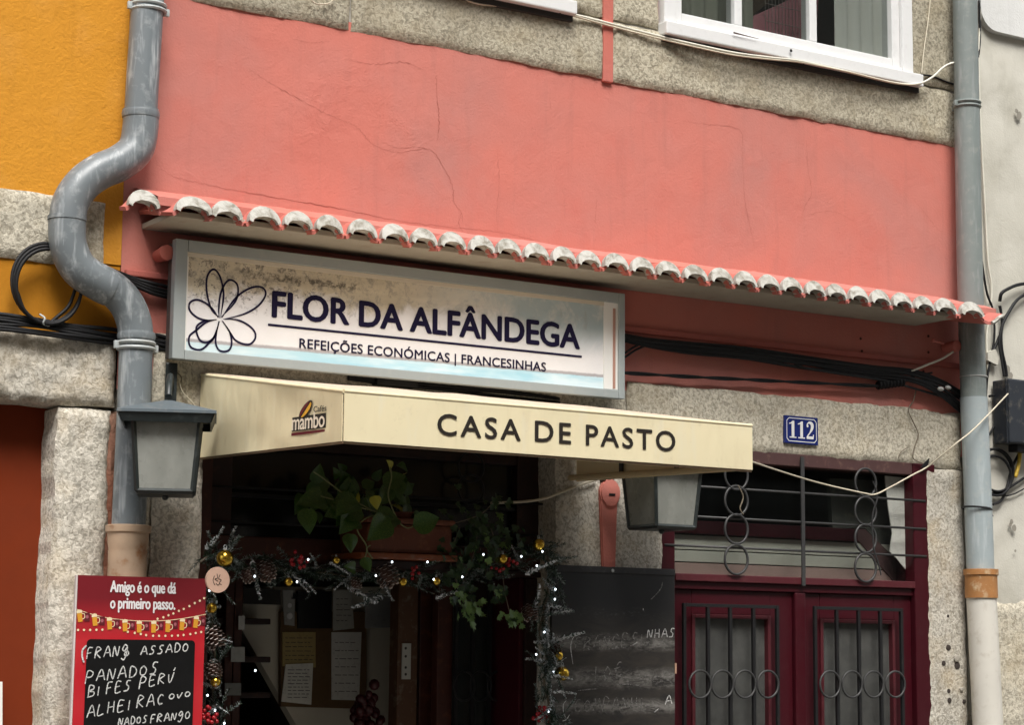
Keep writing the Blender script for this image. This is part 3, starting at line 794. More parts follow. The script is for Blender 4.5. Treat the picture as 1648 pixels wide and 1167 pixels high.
# grille on the shop transom (same kind of rings)
for (px, py) in ((758, 752), (758, 788)):
    c = P(px, py, ys-.02); q = new_bm(); tube(q, circle_pts(c, .05, 28), .004, 6, True); obj('ring', q, IRON, shop, smooth=180)
for py in (790, 845):
    z = Z(480, py, ys-.025); q = new_bm(); tube(q, [Vector((xa, ys-.025, z)), Vector((xd, ys-.025, z))], .004, 6); obj('rod', q, IRON, shop, smooth=180)
# reveals of the stone opening in dim plaster come from the stone blocks; room behind
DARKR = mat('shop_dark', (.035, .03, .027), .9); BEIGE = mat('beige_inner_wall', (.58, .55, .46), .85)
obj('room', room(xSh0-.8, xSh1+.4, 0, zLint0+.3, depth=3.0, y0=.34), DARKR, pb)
# left door leaf folded in: dark glass with iron bars (right of centre)
lf = thing('shop_door', 'dark narrow door leaf with ring grille standing half open inside the café doorway', 'door', S_(760, 1100, .3))
xq0, xq1 = X(700, 1000, .30), X(866, 1000, .30)
b_('stile', xq0, xq0+.06, .28, .32, .02, zTr0-.03, BROWNR, lf); b_('stile', xq1-.06, xq1, .28, .32, .02, zTr0-.03, BURG, lf)
b_('rail', xq0+.061, xq1-.061, .28, .32, zTr0-.12, zTr0-.03, BROWNW, lf); b_('rail', xq0+.061, xq1-.061, .28, .32, .02, .9, BROWNW, lf)
q = new_bm(); box(q, xq0+.06, xq1-.06, .30, .304, .9, zTr0-.12); obj('door_pane', q, M_glass('shop_door_glass', (.04, .045, .043), .8, .2), lf)
for k in range(5):
    x = X(733+k*27, 1100, .26); q = new_bm(); box(q, x-.006, x+.006, .254, .266, .9, zTr0-.05); obj('bar', q, IRON, lf)
for k in range(4):
    x = X(733+13+k*27, 1100, .255); q = new_bm(); tube(q, circle_pts(Vector((x, .25, Z(780, 1105, .25))), .042, 28, .05), .004, 6, True); obj('ring', q, IRON, lf, smooth=180)
# jamb with pale hinge plate
jp = thing('inner_door_post', 'orange brown door post with a pale steel hinge plate inside the café', 'door post', S_(650, 1100, .34))
xj0, xj1 = X(640, 1050, .34), X(672, 1050, .34)
b_('post', xj0, xj1, .34, .40, 0, zTr0, M_paint('orange_brown_wood', (.085, .036, .014), .5, .3), jp)
b_('post', xj1+.02, xj1+.10, .36, .42, 0, zTr0, BROWNR, jp)
hp = b_('hinge_plate', X(647, 1060, .335), X(661, 1060, .335), .333, .3395, Z(654, 1094, .335), Z(654, 1036, .335), mat('pale_steel', (.5, .5, .46), .4, .3), jp, .001)
q = new_bm()
for py in (1044, 1057, 1075, 1086): lathe(q, [(.005, 0), (.004, -.001)], P(653, py, .3328), 8, 'y')
obj('screw', q, mat('dark_screw', (.03, .03, .03), .5), hp)
# beige slanted stair wall
yw = .75
q = new_bm(); prism(q, [P(350, 945, yw), P(372, 945, yw), P(640, 945, yw), P(640, 1200, yw), P(495, 1200, yw)], Vector((0, .05, 0)))
tag(obj('stair_wall', q, BEIGE), 'pale beige wall with slanting left edge inside the café', 'wall')
def sheet(name, quad, y, m, lab, cat, th=.004):
    q = new_bm(); prism(q, [P(a, b, y) for a, b in quad], Vector((0, th, 0))); return tag(obj(name, q, m), lab, cat)
PAP = lambda n, c: M_paint(n, c, .8, .35, tuple(x*.5 for x in c), sc=60)
nb = sheet('cork_board', [(452, 985), (590, 985), (590, 1142), (452, 1138)], yw-.03, PAP('cork', (.13, .075, .03)), 'brown cork notice board on the beige wall', 'notice board', .02)
sheet('notice', [(455, 1018), (508, 1018), (508, 1075), (455, 1073)], yw-.035, PAP('yellow_notice', (.42, .32, .13)), 'yellowish printed notice on the cork board', 'notice')
sheet('notice', [(460, 1070), (504, 1068), (501, 1135), (453, 1130)], yw-.04, PAP('white_notice', (.76, .76, .70)), 'white paper sheet with typed lines pinned under the yellowish notice', 'notice')
sheet('notice', [(534, 1018), (582, 1018), (578, 1128), (534, 1127)], yw-.035, PAP('grey_notice', (.70, .70, .66)), 'tall white handwritten notice on the right of the cork board', 'notice')
sheet('notice', [(536, 950), (566, 950), (570, 1012), (536, 1016)], yw-.035, PAP('pale_notice', (.45, .45, .41)), 'pale creased sheet above the tall handwritten notice', 'notice')
sheet('picture', [(392, 946), (452, 950), (452, 974), (392, 972)], yw-.04, mat('dark_picture', (.02, .018, .015), .4), 'dark framed picture at the top of the beige wall', 'picture', .02)
sheet('snowman_card', [(455, 950), (474, 950), (474, 1008), (458, 1006)], yw-.04, PAP('snowman_card', (.35, .35, .33)), 'narrow pale christmas card beside the dark picture', 'card')
sheet('black_screen', [(480, 952), (534, 952), (534, 1012), (480, 1012)], yw-.04, mat('black_screen', (.008, .008, .008), .3), 'black panel hanging above the cork board', 'panel', .02)
sheet('window_poster', [(588, 955), (642, 958), (640, 1010), (588, 1012)], .5, PAP('grey_poster', (.16, .165, .165)), 'grey translucent poster near the inner door post', 'poster')
for k, (a, b, c, d) in enumerate([(384, 992, 10, 22), (372, 1042, 22, 24), (362, 1100, 26, 20)]):
    sheet('small_card', [(a, b), (a+c, b), (a+c, b+d), (a, b+d)], .6, PAP('card_%d' % k, [(.6, .6, .58), (.5, .52, .5), (.25, .26, .25)][k]), ['small bright card on the dark shelf, topmost', 'pale square card on the dark shelf, middle', 'grey photo card on the dark shelf, lowest'][k], 'card')
def lines(par, x0, x1, y0, y1, n, y, seed):
    q = new_bm(); rr = random.Random(seed)
    for k in range(n):
        yy = y0+(y1-y0)*(k+.5)/n; a = x0; 
        while a < x1-4:
            b = min(x1, a+rr.uniform(3, 11)); ribbon(q, [P(a, yy, y), P(b, yy+.2, y)], .0022, (0, -1, 0), .0006); a = b+2.2
    obj('print_lines', q, mat('ink', (.04, .04, .045), .8) if 'ink' not in bpy.data.materials else bpy.data.materials['ink'], par)
for o in [o for o in COL.objects if o.name.startswith('notice')]:
    lb = o['label']
    if lb.startswith('yellowish'): lines(o, 459, 505, 1024, 1066, 6, yw-.035, 1)
    elif lb.startswith('white paper'): lines(o, 463, 499, 1076, 1126, 9, yw-.04, 2)
    elif lb.startswith('tall white'): lines(o, 539, 577, 1028, 1120, 7, yw-.035, 3)
    elif lb.startswith('pale creased'): lines(o, 541, 565, 960, 1004, 5, yw-.035, 4)
sc_ = [o for o in COL.objects if o.name.startswith('snowman_card')][0]
q = new_bm(); sphere(q, P(466, 992, yw-.042), .012, 12, 8, (1, .1, 1)); sphere(q, P(466, 975, yw-.042), .009, 12, 8, (1, .1, 1)); obj('snow_figure', q, mat('snow_white', (.6, .6, .6), .8), sc_, smooth=180)
q = new_bm(); box(q, P(466, 964, yw).x-.012, P(466, 964, yw).x+.012, yw-.044, yw-.042, Z(466, 965, yw), Z(466, 963, yw)); box(q, P(466, 964, yw).x-.007, P(466, 964, yw).x+.007, yw-.044, yw-.042, Z(466, 963, yw)+.0001, Z(466, 956, yw)); obj('hat', q, BLK, sc_)
# shelf cupboard behind, left
sf = thing('back_shelf', 'dark shelf unit with wooden uprights behind the garland on the left', 'shelf', P(380, 1100, .62))
for px in (362, 376): b_('upright', X(px, 1050, .62), X(px, 1050, .62)+.03, .62, .9, 0, zTr0, BROWNR, sf)
for py in (1000, 1062, 1120): b_('board', X(345, py, .62), X(440, py, .62), .64, .9, Z(380, py, .62)-.01, Z(380, py, .62)+.01, BROWNW, sf)
# red christmas figure low centre
q = new_bm()
for i in range(60):
    sphere(q, P(590, 1150, .4)+Vector((rnd.gauss(0, .024), rnd.gauss(0, .014), rnd.gauss(0, .036))), rnd.uniform(.012, .020), 8, 5)
tag(obj('red_wreath', q, mat('dark_red_tinsel', (.05, .005, .007), .4), smooth=180), 'dark red christmas wreath hanging inside the café doorway', 'wreath')

# ------------------------------------------------------------------ light box sign
yS = -.10
sx0, sx1 = X(283, 400, yS), X(1006, 560, yS)
sz1 = (Z(288, 384, yS)+Z(1004, 472, yS))/2; sz0 = (Z(273, 578, yS)+Z(1006, 641, yS))/2
sg = thing('shop_sign', 'wide grey framed sign reading FLOR DA ALFÂNDEGA with a line drawn flower', 'sign', ((sx0+sx1)/2, yS, sz0))
fw, ft, fb, fr_ = .040, .036, .030, .026
b_('sign_case', sx0+.006, sx1-.006, yS+.022, -.028, sz0+.006, sz1-.006, M_paint('dark_sign_case', (.10, .09, .085), .6, .3), sg, .003)
b_('sign_frame', sx0, sx0+fw, yS, yS+.03, sz0, sz1, ALU, sg, .003); b_('sign_frame', sx1-fr_, sx1, yS, yS+.03, sz0, sz1, ALU, sg, .003)
b_('sign_frame', sx0+fw+.0005, sx1-fr_-.0005, yS+.001, yS+.03, sz1-ft, sz1, ALU, sg, .003); b_('sign_frame', sx0+fw+.0005, sx1-fr_-.0005, yS+.001, yS+.03, sz0, sz0+fb, ALU, sg, .003)
PW = mat('sign_inner_border', (.82, .81, .77), .5)
px0, px1, pz0, pz1 = sx0+fw, sx1-fr_, sz0+fb, sz1-ft
b_('inner_border', px1-.058, px1-.0005, yS+.006, yS+.02, pz0+.0005, pz1-.0005, PW, sg, .001)
b_('inner_border', px1-.022, px1-.012, yS+.0035, yS+.0055, pz0+.004, pz1-.02, mat('faded_red_line', (.45, .25, .19), .6), sg, 0)
b_('inner_border', px0+.0005, px1-.0585, yS+.006, yS+.02, pz1-.014, pz1-.0005, mat('cream_inner_border', (.62, .56, .45), .5), sg, .001)
b_('inner_border', px0+.0005, px0+.006, yS+.006, yS+.02, pz0+.0005, pz1-.0145, PW, sg, .001)
# printed face
pa, pb_, pc, pd = px0+.0065, px1-.0585, pz0, pz1-.0145
yP = yS+.010
m = mat('printed_sign_face', (.7, .68, .66), .32); g = G(m)
uv = g.n('ShaderNodeUVMap'); sp = g.n('ShaderNodeSeparateXYZ'); g.l(uv.outputs[0], sp.inputs[0]); U, V = sp.outputs[0], sp.outputs[1]
ob = g.obj()
nA = g.noise(7, 5, .7, .5); nB = g.noise(22, 6, .8, .5); nC = g.noise(55, 4, .8, .3); nD = g.noise(3, 4, .6, sc=(1, 1, 5))
white = g.mix(g.mr(nA, .35, .7, 0, .35), (.88, .86, .85), (.74, .72, .69))
# faded beige picture along the top, thinning to the right
topm = g.mr(g.math('ADD', V, g.math('MULTIPLY', g.math('SUBTRACT', nA, .5), .7)), .60, .74)
lr = g.mr(U, .5, .95, 1, 0)
beige = g.mix(g.mr(nD, .38, .62), (.70, .62, .45), (.54, .47, .33))
beige = g.mix(g.mr(nB, .50, .60, 0, .55), beige, (.17, .15, .12))
bm1 = g.math('MULTIPLY', topm, g.mr(U, .45, .75, .9, .35))
c = g.mix(bm1, white, beige)
bg2 = g.mr(g.math('ADD', V, g.math('MULTIPLY', g.math('SUBTRACT', nA, .5), .9)), .45, .62)
blot = g.math('MULTIPLY', g.math('MULTIPLY', g.mr(nC, .54, .6), bg2), g.mr(U, .25, .45, .75, 0)); c = g.mix(blot, c, (.14, .125, .11))
# strip of dark treeline
tl_ = g.math('MULTIPLY', g.math('MULTIPLY', g.mr(g.math('ADD', V, g.math('MULTIPLY', nB, .08)), .875, .895), g.mr(g.math('ADD', V, g.math('MULTIPLY', nB, .08)), .95, .975, 1, 0)), g.math('MULTIPLY', g.mr(U, .10, .14), g.mr(U, .36, .4, .8, 0)))
c = g.mix(g.math('MULTIPLY', tl_, g.mr(nC, .42, .55)), c, (.10, .085, .065))
# pale blue at the upper right and along the bottom
bl = g.math('MULTIPLY', g.math('MULTIPLY', g.mr(U, .52, .78), g.mr(V, .35, .72)), g.mr(nA, .3, .55))
c = g.mix(g.math('MULTIPLY', bl, .75), c, (.33, .46, .50))
st = g.mr(g.math('ADD', V, g.math('ADD', g.math('MULTIPLY', nB, .012), g.math('MULTIPLY', U, -.045))), .098, .105, 1, 0)
stc = g.mix(g.mr(nD, .4, .6), (.40, .68, .78), (.72, .86, .90))
stc = g.mix(g.mr(U, .0, .5, .6, 0), stc, (.66, .76, .76))
c = g.mix(st, c, stc)
gl = g.math('MULTIPLY', g.mr(g.math('ADD', V, g.math('ADD', g.math('MULTIPLY', nB, .03), g.math('MULTIPLY', U, -.045))), .10, .112), g.mr(g.math('ADD', V, g.math('ADD', g.math('MULTIPLY', nB, .03), g.math('MULTIPLY', U, -.045))), .132, .15, 1, 0))
c = g.mix(g.math('MULTIPLY', gl, .7), c, (.26, .23, .24))
sm = g.math('MULTIPLY', g.mr(g.noise(30, 5, .7, .4, sc=(1.6, 1, .5)), .58, .72), g.mr(V, .35, .6)); c = g.mix(g.math('MULTIPLY', sm, .35), c, (.36, .32, .27))
g.col(c)
bm = new_bm(); vs = [bm.verts.new(v) for v in ((pa, yP, pc), (pb_, yP, pc), (pb_, yP, pd), (pa, yP, pd), (pa, yP+.006, pc), (pb_, yP+.006, pc), (pb_, yP+.006, pd), (pa, yP+.006, pd))]
ul = bm.loops.layers.uv.new('UVMap')
ff = bm.faces.new(vs[:4]); bm.faces.new(vs[4:][::-1])
for i in range(4): bm.faces.new((vs[i], vs[4+i], vs[4+(i+1) % 4], vs[(i+1) % 4]))
for lp, q in zip(ff.loops, ((0, 0), (1, 0), (1, 1), (0, 1))): lp[ul].uv = q
obj('printed_face', bm, m, sg)
NRM = (0, -1, 0)
def linez(a, b): pa_, pb2 = P(*a, yP), P(*b, yP); z = (pa_.z+pb2.z)/2; return Vector((pa_.x, yP, z)), Vector((pb2.x, yP, z))
bl_, br_ = linez((438, 510), (932, 561)); h = Z(438, 468.5, yP)-Z(438, 509, yP)
text_on('lettering', 'FLOR DA ALFÂNDEGA', bl_, br_, bl_+Vector((0, 0, h)), NRM, NAVY, sg, off=.006, bold=.0032, sp=1.0, label='bold navy letters FLOR DA ALFÂNDEGA')
l0, l1 = linez((431, 523), (936, 574)); bm = new_bm(); ribbon(bm, [l0, l1], .0075, NRM, .0015); obj('underline', bm, NAVY, sg)
bl_, br_ = linez((481.5, 560), (878, 598)); h = Z(481, 545, yP)-Z(481, 560, yP)
text_on('lettering', 'REFEIÇÕES ECONÓMICAS | FRANCESINHAS', bl_, br_, bl_+Vector((0, 0, h)), NRM, NAVY, sg, off=0, bold=.0009, sp=1.04, label='small navy letters REFEIÇÕES ECONÓMICAS | FRANCESINHAS')
PET = [[(330, 590), (270, 530), (235, 400), (240, 290), (285, 240), (330, 290), (356, 400), (352, 480), (335, 585)],
 [(326, 590), (322, 530), (335, 420), (372, 338), (412, 318), (455, 350), (460, 420), (430, 490), (335, 590)],
 [(345, 590), (400, 505), (460, 432), (540, 380), (610, 365), (655, 390), (655, 440), (600, 510), (500, 565), (360, 600)],
 [(318, 590), (280, 530), (220, 480), (160, 460), (112, 485), (115, 540), (170, 590), (240, 610), (306, 602)],
 [(306, 605), (220, 615), (165, 650), (163, 700), (190, 755), (235, 768), (280, 740), (308, 680), (322, 615)],
 [(306, 603), (230, 625), (160, 680), (110, 725), (112, 790), (150, 818), (200, 818), (250, 775), (292, 725), (324, 615)],
 [(328, 615), (305, 700), (300, 770), (320, 820), (360, 835), (400, 820), (415, 770), (400, 690), (345, 612)],
 [(355, 600), (450, 605), (530, 640), (580, 690), (585, 740), (550, 780), (500, 780), (440, 750), (400, 690), (350, 612)]]
for pt in PET:
    q = catmull([P(280+a/4.489, 380+b/4.489, yP) for a, b in pt], 10); bm = new_bm()
    ribbon(bm, q, lambda t: .0062*min(1, .25+5*min(t, 1-t)), NRM, .0016); obj('petal_outline', bm, NAVY, sg)
for px in (420, 860):
    x = X(px, 600, -.02); b_('bracket', x-.02, x+.02, -.0275, -.004, sz0+.03, sz1-.03, IRON2, sg, .002)

# ------------------------------------------------------------------ awning
yA = -.98
ax0, ax1 = X(553, 670, yA), X(1210, 720, yA)
af1 = (Z(553, 631, yA)+Z(1210, 687, yA))/2; af0 = (Z(551, 712, yA)+Z(1210, 755, yA))/2
aw1, aw0 = Z(322, 602, -.03), Z(322, 737, -.03)
aw = thing('awning', 'cream box awning reading CASA DE PASTO over the café doorway', 'awning', ((ax0+ax1)/2, 0, aw0))
def shell(bm, quad, th, nu=24, nv=8, amp=.003, seed=0):
    """a thin vinyl sheet spanning 4 corners a b c d, slightly wavy, with thickness"""
    a, b, c, d = quad; n = (b-a).cross(d-a).normalized(); F, K = [], []
    for j in range(nv+1):
        f, k = [], []
        for i in range(nu+1):
            u, v = i/nu, j/nv; p = (a*(1-u)+b*u)*(1-v)+(d*(1-u)+c*u)*v
            e = min(1, 6*min(u, 1-u))*min(1, 5*min(v, 1-v))
            w_ = amp*e*(nz(p.x*5+seed, p.y*5, p.z*7)*1.2)
            f.append(bm.verts.new(p+n*w_)); k.append(bm.verts.new(p+n*(w_-th)))
        F.append(f); K.append(k)
    for j in range(nv):
        for i in range(nu):
            bm.faces.new((F[j][i], F[j][i+1], F[j+1][i+1], F[j+1][i])); bm.faces.new((K[j][i], K[j+1][i], K[j+1][i+1], K[j][i+1]))
    for i in range(nu):
        bm.faces.new((F[0][i], K[0][i], K[0][i+1], F[0][i+1])); bm.faces.new((F[nv][i], F[nv][i+1], K[nv][i+1], K[nv][i]))
    for j in range(nv):
        bm.faces.new((F[j][0], F[j+1][0], K[j+1][0], K[j][0])); bm.faces.new((F[j][nu], K[j][nu], K[j+1][nu], F[j+1][nu]))
    return bm
v3 = lambda x, y, z: Vector((x, y, z))
e = .004
bm = shell(new_bm(), (v3(ax0, yA, af0), v3(ax1, yA, af0), v3(ax1, yA, af1), v3(ax0, yA, af1)), -.003, 60, 6, .0012); obj('front_panel', bm, FABRIC, aw, smooth=40)
bm = shell(new_bm(), (v3(ax0, -.03, aw0), v3(ax0, yA+e, af0), v3(ax0, yA+e, af1), v3(ax0, -.03, aw1)), -.003, 40, 8, .010, 3); obj('side_panel', bm, FABRIC, aw, smooth=40)
bm = shell(new_bm(), (v3(ax1, yA+e, af0), v3(ax1, -.03, aw0), v3(ax1, -.03, aw1), v3(ax1, yA+e, af1)), -.003, 40, 8, .006, 5); obj('side_panel', bm, FABRIC, aw, smooth=40)
bm = shell(new_bm(), (v3(ax0, yA, af1+.003), v3(ax1, yA, af1+.003), v3(ax1, -.03, aw1+.003), v3(ax0, -.03, aw1+.003)), -.003, 60, 20, .008, 9); obj('top_panel', bm, M_paint('dusty_awning_top', (.62, .50, .38), .65, .4, (.4, .33, .26)), aw, smooth=40)
# rounded piping along the top edges, tubular frame inside
bm = new_bm(); tube(bm, [v3(ax0, yA, af1+.003), v3(ax1, yA, af1+.003)], .0055, 8); obj('piping', bm, FABRIC, aw, smooth=60)
bm = new_bm(); tube(bm, [v3(ax0, -.03, aw1-.002), v3(ax0, yA, af1+.002)], .0055, 8); obj('piping', bm, FABRIC, aw, smooth=60)
for x in (ax0+.02, ax1-.02):
    bm = new_bm(); tube(bm, [v3(x, -.02, aw0+.012), v3(x, yA+.02, af0+.010)], .010, 8); obj('frame_tube', bm, IRON2 if x < ax0+.1 else M_paint('cream_tube', (.55, .42, .24), .5), aw, smooth=60)
    bm = new_bm(); tube(bm, [v3(x, -.02, aw1-.02), v3(x, yA+.02, af1-.015)], .010, 8); obj('frame_tube', bm, IRON2, aw, smooth=60)
for x in (ax0+.02, (ax0+ax1)/2, ax1-.35):
    bm = new_bm(); tube(bm, [v3(x, -.02, aw1-.025), v3(x, yA+.02, af1-.02)], .008, 8); obj('frame_tube', bm, IRON2, aw, smooth=60)
bm = new_bm(); tube(bm, [v3(ax0+.01, yA+.015, af0+.012), v3(ax1-.01, yA+.015, af0+.012)], .010, 8); obj('frame_tube', bm, IRON2, aw, smooth=60)
for k in (.3, .62):
    y = -.03+(yA+.03)*k; z0_ = aw0+(af0-aw0)*k; z1_ = aw1+(af1-aw1)*k
    bm = new_bm(); tube(bm, [v3(ax1-.014, y, z0_+.01), v3(ax1-.014, y, z1_-.02)], .008, 8); obj('frame_tube', bm, IRON2, aw, smooth=60)
for k in (.33, .66):      # stitched vertical seams of the front valance
    x = ax0+(ax1-ax0)*k; bm = new_bm(); ribbon(bm, [v3(x, yA-.0018, af0+.002), v3(x+.001, yA-.0018, (af0+af1)/2), v3(x, yA-.0018, af1-.002)], .0035, NRM, .0003); obj('seam', bm, M_paint('seam_vinyl', (.80, .71, .48), .6, .4), aw)
# thin dark hem line
bm = new_bm(); box(bm, ax0, ax1, yA+.001, yA+.007, af0-.006, af0-.0005); obj('hem', bm, M_paint('grimy_hem', (.22, .15, .09), .8, .4), aw)
bm = new_bm(); prism(bm, [v3(ax0+.001, -.03, aw0-.006), v3(ax0+.001, yA+.004, af0-.006), v3(ax0+.001, yA+.004, af0-.0005), v3(ax0+.001, -.03, aw0-.0005)], v3(.006, 0, 0)); obj('hem', bm, M_paint('grimy_hem', (.22, .15, .09), .8, .4), aw)
def lza(a, b, y): p, q = P(*a, y), P(*b, y); z = (p.z+q.z)/2; return Vector((p.x, y, z)), Vector((q.x, y, z))
h = Z(705, 665, yA)-Z(705, 698.5, yA)
for word, a, b in (('CASA', (704, 698), (837, 711)), ('DE', (861, 710), (918, 714.5)), ('PASTO', (943, 716), (1086, 727))):
    bl_, br_ = lza(a, b, yA-.0035)
    text_on('lettering', word, bl_, br_, bl_+v3(0, 0, h), NRM, DARKP, aw, off=.0, bold=.0016, proud=.0012, sp=1.22, label='dark letters '+word)
# coffee logo on the left side of the awning, drawn in the plane x = ax0
LX = ax0-.0045
def Q(zx, zy): return PX(440+zx/9.156, 620+zy/9.156, LX)
NX = (-1, 0, 0)
def poly(name, pts, m, off=0.0, par=aw, nrm=NX, lab=None):
    bm = new_bm(); n = Vector(nrm); fs = bm.faces.new([bm.verts.new(p+n*off) for p in pts]); return obj(name, bm, m, par, label=lab)
LGK, LGR, LGY, LGW = mat('logo_black', (.02, .018, .015), .5), mat('logo_burgundy', (.14, .012, .022), .5), mat('logo_yellow', (.80, .42, .04), .5), mat('logo_cream', (.85, .76, .62), .5)
poly('logo_plate', [Q(268, 685), Q(772, 628), Q(776, 408), Q(280, 480)], LGK, 0, lab='black plate of the coffee logo')
poly('logo_bar', [Q(264, 748), Q(756, 686), Q(758, 650), Q(266, 708)], LGR, 0)
c_ = Q(478, 360); bean = []
ua, ub = (Q(560, 235)-Q(400, 485))*.5, (Q(560, 400)-Q(400, 320))*.5
def bean_pts(s, lo=0, hi=2*math.pi, n=30): return [c_+(ua*math.cos(lo+(hi-lo)*k/n)*1.08+ub*math.sin(lo+(hi-lo)*k/n)*.62)*s for k in range(n+1)]
poly('logo_bean', bean_pts(1.0)[:-1], LGK, .0008)
poly('logo_bean', bean_pts(.86, -.28, -math.pi+.28), LGR, .0014); poly('logo_bean', bean_pts(.86, .12, math.pi-.12), LGY, .0014)
text_on('lettering', 'mambo', Q(284, 668), Q(762, 612), Q(290, 440), NX, LGW, aw, off=.0, bold=.0013, sp=.95, ref='l', proud=.0022, label='cream letters mambo')
text_on('lettering', 'Cafés', Q(598, 400), Q(785, 378), Q(600, 315), NX, LGK, aw, off=.0, bold=.0005, ref='C', proud=.0012, label='small black letters Cafés')
# metal shade support strip on the wall above the awning
bm = new_bm(); box(bm, X(600, 610, -.02), X(640, 614, -.02)+.06, -.05, -.012, Z(610, 618, -.03)-.005, Z(610, 606, -.03), .003); obj('wall_bracket', bm, IRON, aw)

# ------------------------------------------------------------------ number plate
npz0, npz1 = (Z(1263, 713, -.02)+Z(1315, 717.5, -.02))/2, (Z(1261, 668, -.02)+Z(1315, 673, -.02))/2
nx0, nx1 = X(1262, 690, -.02), X(1315.5, 695, -.02)
npl = thing('number_plate', 'blue enamel house number plate reading 112 on the granite lintel', 'number plate', ((nx0+nx1)/2, -.02, npz0))
b_('plate', nx0, nx1, -.024, -.010, npz0, npz1, mat('cobalt_enamel', (.012, .022, .13), .18), npl, .002)
EN = mat('white_enamel', (.72, .72, .72), .25)
a, b, c, d = nx0+.009, nx1-.009, npz0+.009, npz1-.009; k = .010
loop = [v3(a+k, -.0245, c), v3(b-k, -.0245, c), v3(b, -.0245, c+k), v3(b, -.0245, d-k), v3(b-k, -.0245, d), v3(a+k, -.0245, d), v3(a, -.0245, d-k), v3(a, -.0245, c+k), v3(a+k, -.0245, c)]
bm = new_bm()
for p, q in zip(loop, loop[1:]): ribbon(bm, [p, q], .0028, NRM, .0002)
obj('border_line', bm, EN, npl)
def digit(ch, x, w_, z0, z1):
    bm = new_bm(); H_ = z1-z0; y = -.0248
    f = lambda u, v: v3(x+u*w_, y, z0+v*H_)
    if ch == '1':
        bm.faces.new([bm.verts.new(f(*q)) for q in ((.36, .05), (.68, .05), (.68, 1), (.48, 1), (.36, .93))])
        bm.faces.new([bm.verts.new(f(*q)) for q in ((.12, .0), (.92, .0), (.92, .07), (.12, .07))])
        bm.faces.new([bm.verts.new(f(*q)+v3(0, -.0002, 0)) for q in ((.08, .80), (.40, .84), (.40, .97), (.30, .90), (.08, .86))])
    else:
        pts = catmull([f(.16, .72), f(.2, .88), f(.45, .97), f(.74, .88), f(.76, .66), (f(.55, .42)), f(.25, .2), f(.12, .07)], 6)
        ribbon(bm, pts, lambda t: w_*(.12+.22*math.sin(math.pi*min(1, max(0, (t-.2)/.55)))), NRM, 0)
        ribbon(bm, [f(.1, .08), f(.88, .08)], H_*.16, NRM, .0002); ribbon(bm, [f(.86, .02), f(.9, .27)], w_*.10, NRM, .0003); sphere(bm, f(.22, .76), w_*.12, 10, 6, (1, .02, 1))
    obj('digit', bm, EN, npl)
dw = (b-a-.018)/3
for i, ch in enumerate('112'): digit(ch, a+.008+i*dw, dw*.98, c+.012, d-.010)

